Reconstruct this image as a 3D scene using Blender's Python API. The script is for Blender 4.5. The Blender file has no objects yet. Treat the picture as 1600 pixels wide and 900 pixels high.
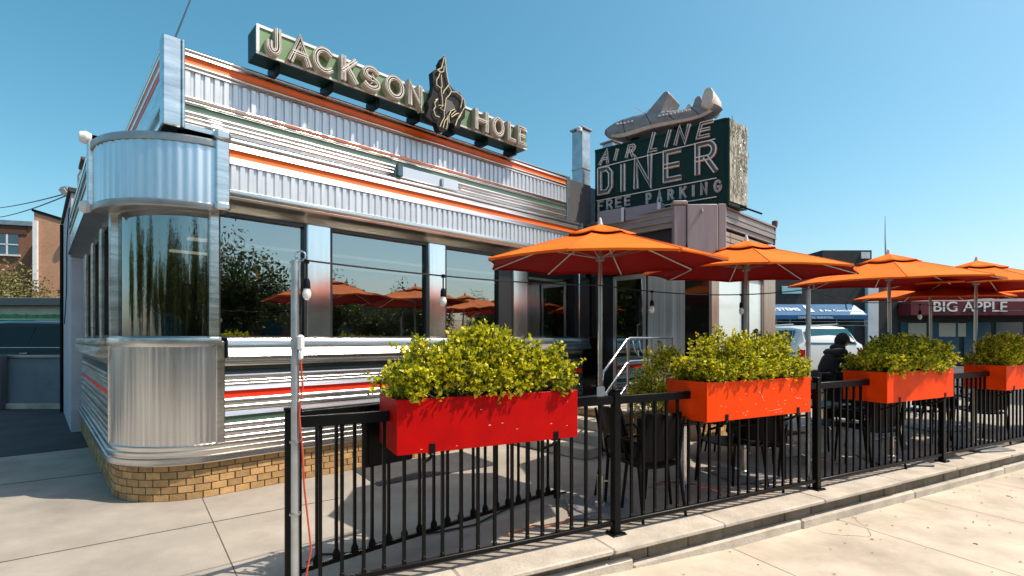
import bpy, math, random
import numpy as np
from mathutils import Matrix, Vector, Euler
R = math.radians
random.seed(7)
S = bpy.context.scene
COL = S.collection

# ------------------------------------------------------------------ camera, light, exposure
CAMZ = 1.53; FPX = 790.0; HZ = 528.0
cam = bpy.data.objects.new('camera', bpy.data.cameras.new('camera'))
COL.objects.link(cam); S.camera = cam
cam.location = (0, 0, CAMZ); cam.rotation_euler = (R(90), 0, 0)
cam.data.sensor_width = 36; cam.data.lens = FPX/1600*36
cam.data.shift_y = (HZ-450)/1600; cam.data.clip_start = .05; cam.data.clip_end = 2000
SUN_AZ, SUN_EL = 99.0, 57.0
w = bpy.data.worlds.new('World'); S.world = w; w.use_nodes = True
nt = w.node_tree; bg = nt.nodes['Background']
sky = nt.nodes.new('ShaderNodeTexSky'); sky.sky_type = 'NISHITA'; sky.sun_disc = False
sky.sun_elevation = R(SUN_EL); sky.sun_rotation = R(SUN_AZ)
sky.air_density = 1.0; sky.dust_density = 1.9; sky.ozone_density = 1.0
hsv = nt.nodes.new('ShaderNodeHueSaturation'); hsv.inputs['Hue'].default_value = .468; hsv.inputs['Saturation'].default_value = 1.3
nt.links.new(sky.outputs[0], hsv.inputs['Color']); nt.links.new(hsv.outputs[0], bg.inputs[0]); bg.inputs[1].default_value = 0.15
sun = bpy.data.objects.new('sun', bpy.data.lights.new('sun', 'SUN')); COL.objects.link(sun)
sun.data.energy = 5.0; sun.data.angle = R(.55); sun.data.color = (1, .90, .75)
sdir = Vector((math.sin(R(SUN_AZ))*math.cos(R(SUN_EL)), math.cos(R(SUN_AZ))*math.cos(R(SUN_EL)), math.sin(R(SUN_EL))))
sun.rotation_euler = sdir.to_track_quat('Z', 'Y').to_euler(); sun.location = sdir*30
S.view_settings.view_transform = 'Standard'; S.view_settings.look = 'None'
S.view_settings.gamma = 1; S.view_settings.use_curve_mapping = False
S.view_settings.exposure = 0.29

# ------------------------------------------------------------------ frames
FB = Matrix.Rotation(R(43.3), 4, 'Z')                 # diner: x along the front, y into the building
FF = Matrix.Rotation(R(27.13), 4, 'Z')                # fence and sidewalk
SL = Vector((1.469, 8.942, 0))
FS = Matrix.Translation(SL) @ Matrix.Rotation(R(-37.0), 4, 'Z')   # roof sign
ID = Matrix.Identity(4)
def rp(M, yl, px, py):
    """meet the sight line of a photograph point with the plane y=yl of a frame -> (x, z)"""
    Mi = M.inverted(); o = Mi @ Vector((0, 0, CAMZ)); d = Mi.to_3x3() @ Vector(((px-800)/FPX, 1, (HZ-py)/FPX))
    k = (yl-o.y)/d.y; p = o+d*k
    return p.x, p.z

# ------------------------------------------------------------------ materials
def srgb(r, g, b):
    f = lambda c: (c/255/12.92 if c/255 <= .04045 else ((c/255+.055)/1.055)**2.4)
    return (f(r), f(g), f(b), 1)
MT = {}
def mat(name, col, rough=.5, metal=0., var=.0, vs=3., stretch=(1, 1, 1), bump=0., bs=60., spec=.5, col2=None,
        rvar=0., island=0., coat=0., detail=6, dirt=0., dirtcol=(.08, .06, .045, 1)):
    if name in MT: return MT[name]
    m = bpy.data.materials.new(name); m.use_nodes = True; n = m.node_tree; L = n.links
    b = n.nodes['Principled BSDF']; col = tuple(col)[:3]+(1,)
    b.inputs['Base Color'].default_value = col; b.inputs['Roughness'].default_value = rough
    b.inputs['Metallic'].default_value = metal; b.inputs['Specular IOR Level'].default_value = spec
    if coat: b.inputs['Coat Weight'].default_value = coat; b.inputs['Coat Roughness'].default_value = .1
    tc = n.nodes.new('ShaderNodeTexCoord'); mp = n.nodes.new('ShaderNodeMapping'); mp.inputs['Scale'].default_value = stretch
    L.new(tc.outputs['Object'], mp.inputs[0])
    cur = None
    if var or col2:
        nz = n.nodes.new('ShaderNodeTexNoise'); nz.inputs['Scale'].default_value = vs; nz.inputs['Detail'].default_value = detail
        nz.inputs['Roughness'].default_value = .62
        L.new(mp.outputs[0], nz.inputs['Vector'])
        rp_ = n.nodes.new('ShaderNodeValToRGB'); rp_.color_ramp.elements[0].position = .32; rp_.color_ramp.elements[1].position = .68
        c2 = tuple(col2)[:3]+(1,) if col2 else tuple(c*(1-var) for c in col[:3])+(1,)
        c1 = col if col2 else tuple(min(1, c*(1+var*.4)) for c in col[:3])+(1,)
        rp_.color_ramp.elements[0].color = c2; rp_.color_ramp.elements[1].color = c1
        L.new(nz.outputs[0], rp_.inputs[0]); cur = rp_.outputs[0]
        if rvar:
            mr = n.nodes.new('ShaderNodeMapRange'); mr.inputs[3].default_value = max(.02, rough-rvar); mr.inputs[4].default_value = rough+rvar
            L.new(nz.outputs[0], mr.inputs[0]); L.new(mr.outputs[0], b.inputs['Roughness'])
    def asout():
        nonlocal cur
        if cur is None:
            rg = n.nodes.new('ShaderNodeRGB'); rg.outputs[0].default_value = col; cur = rg.outputs[0]
        return cur
    if dirt:
        nz = n.nodes.new('ShaderNodeTexNoise'); nz.inputs['Scale'].default_value = 1.1; nz.inputs['Detail'].default_value = 12
        nz.inputs['Roughness'].default_value = .7; L.new(mp.outputs[0], nz.inputs['Vector'])
        r2 = n.nodes.new('ShaderNodeValToRGB'); r2.color_ramp.elements[0].position = .5; r2.color_ramp.elements[1].position = .8
        r2.color_ramp.elements[0].color = (0, 0, 0, 1); r2.color_ramp.elements[1].color = (dirt, dirt, dirt, 1)
        L.new(nz.outputs[0], r2.inputs[0])
        mx = n.nodes.new('ShaderNodeMix'); mx.data_type = 'RGBA'; L.new(r2.outputs[0], mx.inputs[0]); L.new(asout(), mx.inputs[6]); mx.inputs[7].default_value = dirtcol
        cur = mx.outputs[2]
    if island:
        g = n.nodes.new('ShaderNodeNewGeometry'); mr = n.nodes.new('ShaderNodeMapRange')
        mr.inputs[3].default_value = 1-island; mr.inputs[4].default_value = 1+island*.6
        L.new(g.outputs['Random Per Island'], mr.inputs[0])
        hs = n.nodes.new('ShaderNodeHueSaturation'); L.new(mr.outputs[0], hs.inputs['Value']); L.new(asout(), hs.inputs['Color']); cur = hs.outputs[0]
    if cur is not None: L.new(cur, b.inputs['Base Color'])
    if bump:
        nb = n.nodes.new('ShaderNodeTexNoise'); nb.inputs['Scale'].default_value = bs; nb.inputs['Detail'].default_value = 4
        L.new(mp.outputs[0], nb.inputs['Vector'])
        bp = n.nodes.new('ShaderNodeBump'); bp.inputs['Strength'].default_value = bump; bp.inputs['Distance'].default_value = .01
        L.new(nb.outputs[0], bp.inputs['Height']); L.new(bp.outputs[0], b.inputs['Normal'])
    MT[name] = m; return m
def emat(name, col, st):
    m = bpy.data.materials.new(name); m.use_nodes = True; b = m.node_tree.nodes['Principled BSDF']
    b.inputs['Base Color'].default_value = (.8, .7, .5, 1); b.inputs['Emission Color'].default_value = tuple(col)+(1,); b.inputs['Emission Strength'].default_value = st
    return m
def leafmat(name, dark, mid, light, transl=.35, rough=.45):
    m = bpy.data.materials.new(name); m.use_nodes = True; n = m.node_tree; L = n.links; b = n.nodes['Principled BSDF']; out = n.nodes['Material Output']
    g = n.nodes.new('ShaderNodeNewGeometry'); r = n.nodes.new('ShaderNodeValToRGB')
    e = r.color_ramp.elements; e[0].color = dark+(1,); e[1].color = light+(1,); e[1].position = .95; x = e.new(.45); x.color = mid+(1,)
    if name == 'boxwood_leaf': x = e.new(.985); x.color = light+(1,); x = e.new(1.0); e[-1].color = (.30, .10, .02, 1)
    L.new(g.outputs['Random Per Island'], r.inputs[0]); L.new(r.outputs[0], b.inputs['Base Color'])
    b.inputs['Roughness'].default_value = rough
    t = n.nodes.new('ShaderNodeBsdfTranslucent'); L.new(r.outputs[0], t.inputs[0])
    mx = n.nodes.new('ShaderNodeMixShader'); mx.inputs[0].default_value = transl
    L.new(b.outputs[0], mx.inputs[1]); L.new(t.outputs[0], mx.inputs[2]); L.new(mx.outputs[0], out.inputs[0])
    return m
def glassmat(name, refl, tint, rough=.0):
    m = bpy.data.materials.new(name); m.use_nodes = True; n = m.node_tree; L = n.links; out = n.nodes['Material Output']
    n.nodes.remove(n.nodes['Principled BSDF'])
    t = n.nodes.new('ShaderNodeBsdfTransparent'); t.inputs[0].default_value = tint+(1,)
    gl = n.nodes.new('ShaderNodeBsdfGlossy'); gl.inputs['Roughness'].default_value = rough; gl.inputs[0].default_value = (.84, .90, .90, 1)
    tc = n.nodes.new('ShaderNodeTexCoord'); nz = n.nodes.new('ShaderNodeTexNoise'); nz.inputs['Scale'].default_value = 1.6; nz.inputs['Detail'].default_value = 2
    bp = n.nodes.new('ShaderNodeBump'); bp.inputs['Strength'].default_value = .12; bp.inputs['Distance'].default_value = .03
    L.new(tc.outputs['Object'], nz.inputs['Vector']); L.new(nz.outputs[0], bp.inputs['Height']); L.new(bp.outputs[0], gl.inputs['Normal'])
    lw = n.nodes.new('ShaderNodeLayerWeight'); lw.inputs[0].default_value = .25
    mr = n.nodes.new('ShaderNodeMapRange'); mr.inputs[3].default_value = refl; mr.inputs[4].default_value = .95
    L.new(lw.outputs['Fresnel'], mr.inputs[0])
    mx = n.nodes.new('ShaderNodeMixShader'); L.new(mr.outputs[0], mx.inputs[0]); L.new(t.outputs[0], mx.inputs[1]); L.new(gl.outputs[0], mx.inputs[2]); L.new(mx.outputs[0], out.inputs[0])
    return m
def fabricmat(name, col, tr, w_=.2):
    m = mat(name, col, .75, var=.22, vs=1.6, bump=.5, bs=9, detail=3); n = m.node_tree; L = n.links; out = n.nodes['Material Output']; b = n.nodes['Principled BSDF']
    b.inputs['Specular IOR Level'].default_value = .2
    t = n.nodes.new('ShaderNodeBsdfTranslucent'); t.inputs[0].default_value = tr+(1,)
    mx = n.nodes.new('ShaderNodeMixShader'); mx.inputs[0].default_value = w_
    L.new(b.outputs[0], mx.inputs[1]); L.new(t.outputs[0], mx.inputs[2]); L.new(mx.outputs[0], out.inputs[0])
    return m

steel = mat('brushed_steel', (.74, .72, .70), .24, 1., var=.3, vs=2.2, stretch=(1, 1, 9), rvar=.07, bump=.05, bs=30)
steelh = mat('brushed_steel_bands', (.76, .73, .70), .25, 1., var=.42, vs=2.4, stretch=(.35, .35, 12), rvar=.06, bump=.04, bs=20)
steelv = mat('brushed_steel_column', (.74, .73, .73), .30, 1., var=.28, vs=3.2, stretch=(9, 9, .12), rvar=.08, bump=.16, bs=6)
steeld = mat('dull_steel', (.42, .42, .43), .38, .9, var=.25, vs=4, rvar=.1)
alu = mat('aluminium_pole', (.62, .60, .57), .3, 1., var=.1)
galv = mat('galvanised_metal', (.50, .53, .56), .42, .85, var=.25, vs=7, rvar=.12)
orange_p = mat('orange_enamel', (.95, .15, .006), .4, var=.1, vs=6, dirt=.2)
red_p = mat('red_enamel', (.90, .03, .003), .4, var=.1, vs=6)
green_p = mat('green_enamel', (.07, .13, .09), .3, var=.15, vs=6, coat=.4)
dgreen_p = mat('dark_green_enamel', (.006, .022, .016), .3, var=.2, vs=6, coat=.4)
sgreen = mat('sign_face_green', (.15, .27, .12), .45, var=.2, vs=4, dirt=.35)
sdgreen = mat('sign_dark_green', (.004, .030, .020), .4, var=.4, vs=3, stretch=(3, 3, .6), dirt=.15, spec=.25)
cream = mat('weathered_cream_paint', (.46, .40, .33), .5, var=.35, vs=9, dirt=.5)
lilac = mat('weathered_white_letter_paint', (.66, .60, .62), .5, var=.45, vs=12, dirt=.5)
neon = mat('unlit_neon_glass', (.85, .80, .72), .12, spec=.7)
whitep = mat('white_paint', (.72, .72, .72), .45, var=.1, dirt=.3)
greyp = mat('grey_painted_wall', (.52, .51, .56), .7, var=.15, vs=2, dirt=.3, bump=.2, bs=30)
blackm = mat('black_metal', (.003, .0035, .004), .42, .0, var=.3, vs=20, spec=.16)
blackp = mat('black_plastic', (.004, .004, .005), .5, var=.2, spec=.18)
blackr = mat('black_rubber', (.012, .012, .012), .8)
brick = mat('tan_brick', (.50, .30, .125), .85, island=.3, var=.25, vs=18, bump=.4, bs=70)
mortar = mat('mortar', (.22, .19, .15), .9, var=.2, vs=20)
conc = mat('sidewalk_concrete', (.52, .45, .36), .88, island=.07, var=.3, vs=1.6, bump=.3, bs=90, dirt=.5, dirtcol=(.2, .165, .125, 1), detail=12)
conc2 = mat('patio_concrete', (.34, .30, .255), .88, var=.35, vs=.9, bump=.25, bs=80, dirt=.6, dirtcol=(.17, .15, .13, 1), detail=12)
conc3 = mat('kerb_concrete', (.50, .44, .37), .88, island=.06, var=.3, vs=3, bump=.6, bs=45, dirt=.6, dirtcol=(.2, .17, .13, 1))
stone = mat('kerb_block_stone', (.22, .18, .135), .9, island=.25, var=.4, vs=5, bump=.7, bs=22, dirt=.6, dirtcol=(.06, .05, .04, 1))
joint = mat('joint_filler', (.10, .085, .07), .95, var=.3, vs=12)
asph = mat('asphalt', (.055, .055, .057), .9, var=.3, vs=2, bump=.4, bs=150)
glass = glassmat('tinted_window_glass', .32, (.38, .42, .42))
glass2 = glassmat('vestibule_glass', .25, (.5, .55, .55))
dark_in = mat('interior_dark', (.05, .035, .028), .7, var=.3)
int_red = mat('interior_red_vinyl', (.28, .015, .012), .35)
wood = mat('interior_wood', (.12, .05, .02), .5, var=.3, stretch=(1, 6, 1))
orange_f = fabricmat('orange_umbrella_fabric', (.96, .18, .008), (.75, .02, .006), .12)
shade_f = fabricmat('umbrella_underside_shade', (.30, .003, .002), (.4, .006, .002), .12)  # canopy underside: shade put into a deep red copy of the fabric
leaf_y = leafmat('boxwood_leaf', (.035, .06, .003), (.40, .42, .010), (.90, .78, .03), .38)
leaf_g = leafmat('street_tree_leaf', (.02, .035, .008), (.06, .085, .015), (.16, .17, .03), .3)
leaf_o = leafmat('olive_leaf', (.07, .07, .02), (.16, .14, .045), (.30, .25, .08), .3)
bark = mat('bark', (.09, .065, .045), .9, var=.4, vs=8, stretch=(1, 1, .3), bump=.6, bs=25)
soil = mat('soil', (.03, .022, .015), .95, bump=.8, bs=40)
pl_red = mat('planter_red_paint', (.45, .001, .001), .5, var=.2, vs=4, spec=.12, bump=.08, bs=40, dirt=.3, dirtcol=(.2, .01, .005, 1))
pl_or = mat('planter_orange_red_paint', (.90, .058, .001), .5, var=.16, vs=4, spec=.12, bump=.08, bs=40, dirt=.25, dirtcol=(.45, .03, .002, 1))
scratch = mat('scratch_white', (.65, .5, .42), .7)
bulbg = mat('clear_bulb_glass', (.75, .72, .68), .08, spec=.8)
wirem = mat('black_wire', (.01, .01, .01), .5)
cordm = mat('red_cord', (.5, .06, .03), .5)
cordo = mat('salmon_cord', (.6, .22, .12), .5)
bsteel = mat('stainless_rail', (.75, .73, .74), .2, 1., var=.08)

# ------------------------------------------------------------------ mesh helpers
class MB:
    def __init__(s, M=ID): s.v = []; s.f = []; s.m = []; s.M = M; s.cur = 0
    def add(s, vs, fs, mi=None):
        b = len(s.v); M = s.M
        s.v += [tuple(M @ Vector(p)) for p in vs]; s.f += [tuple(i+b for i in f) for f in fs]
        s.m += [s.cur if mi is None else mi]*len(fs); return s
    def box(s, x0, x1, y0, y1, z0, z1, M=None, mi=None, bev=0):
        if bev:
            bev = min(bev, (x1-x0)*.45, (y1-y0)*.45, (z1-z0)*.45)
            vs = []; 
            for (z, k) in ((z0, bev), (z0+bev, 0), (z1-bev, 0), (z1, bev)):
                X0, X1, Y0, Y1 = x0+k, x1-k, y0+k, y1-k; c = bev
                if k: c = bev*.5
                vs += [(X0+c, Y0, z), (X1-c, Y0, z), (X1, Y0+c, z), (X1, Y1-c, z), (X1-c, Y1, z), (X0+c, Y1, z), (X0, Y1-c, z), (X0, Y0+c, z)]
            fs = [tuple(range(7, -1, -1)), tuple(range(24, 32))]
            for l in range(3):
                for i in range(8): fs.append((l*8+i, l*8+(i+1) % 8, (l+1)*8+(i+1) % 8, (l+1)*8+i))
        else:
            vs = [(x0, y0, z0), (x1, y0, z0), (x1, y1, z0), (x0, y1, z0), (x0, y0, z1), (x1, y0, z1), (x1, y1, z1), (x0, y1, z1)]
            fs = [(3, 2, 1, 0), (4, 5, 6, 7), (0, 1, 5, 4), (1, 2, 6, 5), (2, 3, 7, 6), (3, 0, 4, 7)]
        if M is not None: vs = [M @ Vector(p) for p in vs]
        return s.add(vs, fs, mi)
    def tube(s, pts, r, n=8, closed=False, mi=None, caps=True):
        pts = [Vector(p) for p in pts]; N = len(pts)
        rr = r if isinstance(r, (list, tuple)) else [r]*N
        vs = []; up = None
        for i, p in enumerate(pts):
            a = pts[(i-1) % N] if (closed or i > 0) else pts[0]; b = pts[(i+1) % N] if (closed or i < N-1) else pts[-1]
            d = (b-a)
            if d.length < 1e-9: d = Vector((0, 0, 1))
            d.normalize()
            if up is None: up = Vector((0, 0, 1)) if abs(d.z) < .9 else Vector((1, 0, 0))
            x = d.cross(up)
            if x.length < 1e-6: x = d.cross(Vector((0, 1, 0)))
            x.normalize(); y = x.cross(d); up = y
            for k in range(n):
                t = 2*math.pi*(k+.5)/n; vs.append(p+(x*math.cos(t)+y*math.sin(t))*rr[i])
        fs = []
        for i in range(N if closed else N-1):
            j = (i+1) % N
            for k in range(n): fs.append((i*n+k, i*n+(k+1) % n, j*n+(k+1) % n, j*n+k))
        if caps and not closed: fs += [tuple(range(n-1, -1, -1)), tuple((N-1)*n+k for k in range(n))]
        return s.add(vs, fs, mi)
    def cyl(s, x, y, z0, z1, r, n=20, r2=None, mi=None):
        r2 = r if r2 is None else r2
        return s.lathe([(0, z0), (r, z0), (r2, z1), (0, z1)], x, y, n, mi)
    def lathe(s, prof, x=0, y=0, n=24, mi=None, M=None):
        vs = []; fs = []; K = len(prof)
        for (r, z) in prof:
            for k in range(n):
                a = 2*math.pi*k/n; vs.append(Vector((r*math.cos(a), r*math.sin(a), z)))
        for i in range(K-1):
            for k in range(n): fs.append((i*n+k, i*n+(k+1) % n, (i+1)*n+(k+1) % n, (i+1)*n+k))
        if M is not None: vs = [M @ p for p in vs]
        else: vs = [p+Vector((x, y, 0)) for p in vs]
        return s.add(vs, fs, mi)
    def prism(s, poly, y0, y1, mi=None, inset=0, bulge=0):
        """polygon in x,z, thick along y"""
        n = len(poly); a = sum(poly[i][0]*poly[(i+1) % n][1]-poly[(i+1) % n][0]*poly[i][1] for i in range(n))
        if a < 0: poly = poly[::-1]
        cx = sum(p[0] for p in poly)/n; cz = sum(p[1] for p in poly)/n
        if inset:
            q = [(cx+(x-cx)*(1-inset), cz+(z-cz)*(1-inset)) for x, z in poly]
            b = (y1-y0)*bulge
            rings = [(q, y0), (poly, y0+b), (poly, y1-b), (q, y1)]
        else: rings = [(poly, y0), (poly, y1)]
        vs = [(x, y, z) for pl, y in rings for x, z in pl]; fs = [tuple(range(n)), tuple(range((len(rings)-1)*n+n-1, (len(rings)-1)*n-1, -1))]
        for r_ in range(len(rings)-1):
            for i in range(n): fs.append((r_*n+i, (r_+1)*n+i, (r_+1)*n+(i+1) % n, r_*n+(i+1) % n))
        return s.add(vs, fs, mi)
    def path(s, prof, pts, mi=None):
        """profile [(outward, z)] swept along plan points [(x, y, nx, ny)]"""
        K = len(prof); vs = []; fs = []
        for (x, y, nx, ny) in pts:
            for (o, z) in prof: vs.append((x+nx*o, y+ny*o, z))
        for i in range(len(pts)-1):
            for k in range(K-1): fs.append((i*K+k, i*K+k+1, (i+1)*K+k+1, (i+1)*K+k))
        return s.add(vs, fs, mi)
WM = {}
def setp(o, label=None, cat=None, group=None, kind=None):
    if label: o['label'] = label
    if cat: o['category'] = cat
    if group: o['group'] = group
    if kind: o['kind'] = kind
    return o
def thing(name, label, cat, loc=(0, 0, 0), rz=0, group=None):
    o = bpy.data.objects.new(name, None); COL.objects.link(o); o.empty_display_size = .1
    o.location = loc; o.rotation_euler = (0, 0, rz)
    WM[o.name] = Matrix.Translation(Vector(loc)) @ Matrix.Rotation(rz, 4, 'Z')
    return setp(o, label, cat, group)
def obj(name, mb, mats, parent=None, ang=38, loc=None, smooth=True):
    if not isinstance(mats, (list, tuple)): mats = [mats]
    me = bpy.data.meshes.new(name)
    P = WM[parent.name] if parent else ID
    M = P if loc is None else P @ Matrix.Translation(P.inverted() @ Vector(loc))
    V = mb.v
    if M != ID:
        Mi = M.inverted(); V = [tuple(Mi @ Vector(p)) for p in V]
    me.from_pydata(V, [], mb.f)
    for m in mats: me.materials.append(m)
    if len(mats) > 1: me.polygons.foreach_set('material_index', mb.m)
    me.update()
    if smooth:
        me.polygons.foreach_set('use_smooth', [True]*len(me.polygons)); me.set_sharp_from_angle(angle=R(ang))
    o = bpy.data.objects.new(name, me); COL.objects.link(o)
    if parent: o.parent = parent
    o.matrix_local = (P.inverted() @ M)
    WM[o.name] = M.copy(); return o
def solo(name, mb, mats, label, cat, loc=(0, 0, 0), group=None, ang=38):
    o = obj(name, mb, mats, None, ang, loc); return setp(o, label, cat, group)
def struct(name, mb, mats, smooth=True): return setp(obj(name, mb, mats, smooth=smooth), kind='structure')
def dup(root, loc, rz=0, label=None, group=None, sc=None):
    kids = {}
    for o in COL.objects:
        if o.parent: kids.setdefault(o.parent.name, []).append(o)
    def rec(o, par):
        c = o.copy(); COL.objects.link(c)
        if par: c.parent = par
        for k in kids.get(o.name, []): rec(k, c)
        return c
    r = rec(root, None); r.location = loc; r.rotation_euler = (0, 0, rz)
    if sc: r.scale = (sc, sc, sc)
    if label: r['label'] = label
    if group: r['group'] = group
    return r

# ------------------------------------------------------------------ ground
KD = 2.94                                             # kerb face
def zside(s): 
    if s < -.6: return -.02
    if s < 3.4: return -.02-.215*(s+.6)/4.0
    return -.235
mb = MB(FF)
def quad(mb, x0, x1, y0, y1, zf, mi=None): mb.add([(x0, y0, zf(x0)), (x1, y0, zf(x1)), (x1, y1, zf(x1)), (x0, y1, zf(x0))], [(0, 1, 2, 3)], mi)
s0 = .62
for i in range(-16, 40):
    for j in range(3):
        a = s0+i*1.48; d1 = KD-j*1.5; g = .004
        n = 4
        for k in range(1):
            quad(mb, a+g, a+1.48-g, d1-1.5+g, d1-g, zside)
struct('sidewalk', mb, conc)
mb = MB(FF)
for a in np.linspace(-60, 70, 131): quad(mb, a, a+1, KD-4.5, KD, lambda s: zside(s)-.012)
struct('sidewalk_joints', mb, joint)
mb = MB(FF).box(-300, 400, KD-4.72, KD-4.5, -.6, -.237, bev=.01); struct('street_kerb', mb, conc3)
mb = MB(FF).add([(-400, -400, -.37), (500, -400, -.37), (500, KD-4.72, -.37), (-400, KD-4.72, -.37)], [(0, 1, 2, 3)]); struct('street', mb, asph)
mb = MB(FF).add([(-400, KD+.03, -.012), (500, KD+.03, -.012), (500, 700, -.012), (-400, 700, -.012)], [(0, 1, 2, 3)]); struct('parking_lot', mb, asph)
mb = MB(FF)
mb.box(-14, 15.5, KD+.05, 13, -.3, -.002)
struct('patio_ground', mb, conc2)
XL, KY = .54, 6.265
mb = MB(FB); mb.add([(XL, 9.2, .0025), (XL, 20, .0025), (-9, 20, .0025), (-9, 9.2, .0025)], [(0, 1, 2, 3)]); struct('ground_shade_sheet', mb, mat('ground_shade_tone', (.05, .05, .053), .9, var=.35, vs=1.2, bump=.3, bs=120))  # dark sheet beside the building, its shade put into the ground colour
# joints scored in the patio and apron
mb = MB(Matrix.Rotation(R(37), 4, 'Z'))
for xx in (.545, -2.2, -5.0): mb.box(xx-.003, xx+.003, 1.5, 12, -.002, .0015)
for yy in (7.4, 4.85): mb.box(-1.6, 1.6, yy-.0025, yy+.0025, -.002, .0025)
o = struct('patio_joints', mb, joint)
# kerb of blocks with an overhanging cap
mb = MB(FF); a = .2-.32
while a < 16:
    L_ = random.uniform(1.1, 1.7); z = random.uniform(-.001, .001)
    mb.box(a+.003, a+L_-.003, KD-.035+random.uniform(-.006, .006), KD+.26, -.036, .004+z, bev=.01)
    a += L_
struct('kerb_cap', mb, conc3)
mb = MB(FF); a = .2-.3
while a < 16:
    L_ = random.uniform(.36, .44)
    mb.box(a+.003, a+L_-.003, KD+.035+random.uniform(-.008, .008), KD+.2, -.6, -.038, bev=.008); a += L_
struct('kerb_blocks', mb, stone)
mb = MB(FF); a = -.1
while a < 16:
    L_ = random.uniform(1.9, 2.8); zz = zside(a+1.2)
    mb.box(a+.002, a+L_-.002, KD-.012+random.uniform(-.01, .01), KD+.19, -.62, max(zz+.012, -.14)+random.uniform(-.012, .012), bev=.015); a += L_
struct('kerb_footing', mb, conc3)
rs = np.random.RandomState(77); mb = MB(FF)
for (s_, d_, a, n) in ((1.3, KD-.06, -1.25, 26), (4.6, KD-.1, -.9, 30), (7.2, KD-1.0, -1.9, 22), (.2, KD-1.7, .2, 24), (2.9, KD-1.45, .1, 26)):
    p = Vector((s_, d_)); prev = None
    for k in range(n):
        a += rs.normal()*.28; q = p+Vector((math.cos(a), math.sin(a)))*.05; nn = Vector((-math.sin(a), math.cos(a)))*(.0012+.0012*rs.rand())*(1-k/n+.2)
        z = zside(p.x)+.0022; mb.add([(p.x-nn.x, p.y-nn.y, z), (q.x-nn.x, q.y-nn.y, zside(q.x)+.0022), (q.x+nn.x, q.y+nn.y, zside(q.x)+.0022), (p.x+nn.x, p.y+nn.y, z)], [(0, 1, 2, 3)]); p = q
struct('sidewalk_cracks', mb, joint, smooth=False)
# worn gum spots and a chalk mark
rs = np.random.RandomState(12); mb = MB(FF)
for i in range(90):
    s_, d_ = rs.uniform(-1, 14), KD-rs.uniform(.1, 2.6); z = zside(s_)+.0016; rr0 = rs.uniform(.008, .022); n = 9
    mb.add([(s_+rr0*math.cos(6.283*k/n)*rs.uniform(.8, 1.2), d_+rr0*math.sin(6.283*k/n)*rs.uniform(.8, 1.2), z) for k in range(n)], [tuple(range(n))])
struct('sidewalk_gum_spots', mb, mat('old_gum', (.13, .11, .09), .9, island=.5), smooth=False)
# dry leaves and grit on the sidewalk: nobody counts them
rs = np.random.RandomState(3); mb = MB(FF)
for i in range(150):
    s_, d_ = rs.uniform(-1, 12), KD-rs.exponential(.6)-.02; z = zside(s_)+.004; a = rs.uniform(0, 6.28); l = rs.uniform(.008, .022)
    c, sn = math.cos(a)*l, math.sin(a)*l
    mb.add([(s_-c, d_-sn, z), (s_+sn*.4, d_-c*.4, z+.004), (s_+c, d_+sn, z+.002), (s_-sn*.4, d_+c*.4, z+.005)], [(0, 1, 2, 3)])
setp(obj('fallen_leaves', mb, mat('dry_leaf', (.13, .06, .025), .8, island=.4)), 'small dry leaves and grit scattered over the sunny sidewalk', 'leaf litter', kind='stuff')

# ------------------------------------------------------------------ diner building
def PX(px, D, py=HZ): return rp(FB, D, px, py)[0]
XA, RC, D0 = 1.26, .72, 5.545                          # end of the corner arc, its radius, front plane
KY = D0+RC; XL = XA-RC; XR = 7.1; YB = 11.4            # left wall plane, right end, rear
die = thing('diner_building', 'shiny steel clad diner with orange and green bands, rounded glass corner and tan brick base', 'building',
            tuple(FB @ Vector((XA, D0, 0))), R(43.3))
def arcpts(r, n=20, a0=0., a1=90.):
    out = []
    for i in range(n+1):
        a = R(a0+(a1-a0)*i/n); nx, ny = -math.sin(a), -math.cos(a)
        out.append((XA+nx*r, KY+ny*r, nx, ny))
    return out
def peri(off, x1=XR, yb=YB):
    """whole outline: front from the right, around the corner, back along the left wall"""
    r = RC+off
    return [(x1, D0-off, 0, -1), (XA, D0-off, 0, -1)]+arcpts(r)[1:]+[(XL-off, yb, -1, 0)]
front = lambda x0, x1, D: [(x1, D, 0, -1), (x0, D, 0, -1)]
left = lambda y0, y1, X: [(X, y0, -1, 0), (X, y1, -1, 0)]
# brick base, brick by brick
mb = MB(FB)
per = peri(-.006); seglen = [math.hypot(per[i+1][0]-per[i][0], per[i+1][1]-per[i][1]) for i in range(len(per)-1)]; tot = sum(seglen)
def at(u):
    for i, l in enumerate(seglen):
        if u <= l or i == len(seglen)-1:
            k = u/l; a, b = per[i], per[i+1]; nx, ny = a[2]+(b[2]-a[2])*k, a[3]+(b[3]-a[3])*k
            return a[0]+(b[0]-a[0])*k, a[1]+(b[1]-a[1])*k, nx, ny
        u -= l
bw, bh = .138, .069; rb = random.Random(5)
for row in range(5):
    u = (row % 2)*bw/2
    while u < tot-.05:
        e = min(u+bw-.009, tot); A = at(u+.004); B = at(e); z0, z1 = row*bh+.002, (row+1)*bh-.007; o_ = rb.uniform(0, .006)
        vs = []
        for (q, oo) in ((A, -.05), (B, -.05), (B, o_), (A, o_)):
            for z in (z0, z1): vs.append((q[0]+q[2]*oo, q[1]+q[3]*oo, z))
        mb.add(vs, [(0, 1, 3, 2), (2, 3, 5, 4), (4, 5, 7, 6), (6, 7, 1, 0), (1, 7, 5, 3), (0, 2, 4, 6)])
        u += bw
bb = obj('brick_base', mb, brick, die, smooth=False)
mb = MB(FB).path([(0, -.1), (0, .36)], [(p[0]-p[2]*.012, p[1]-p[3]*.012, p[2], p[3]) for p in per]); obj('mortar_bed', mb, mortar, bb)
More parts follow.
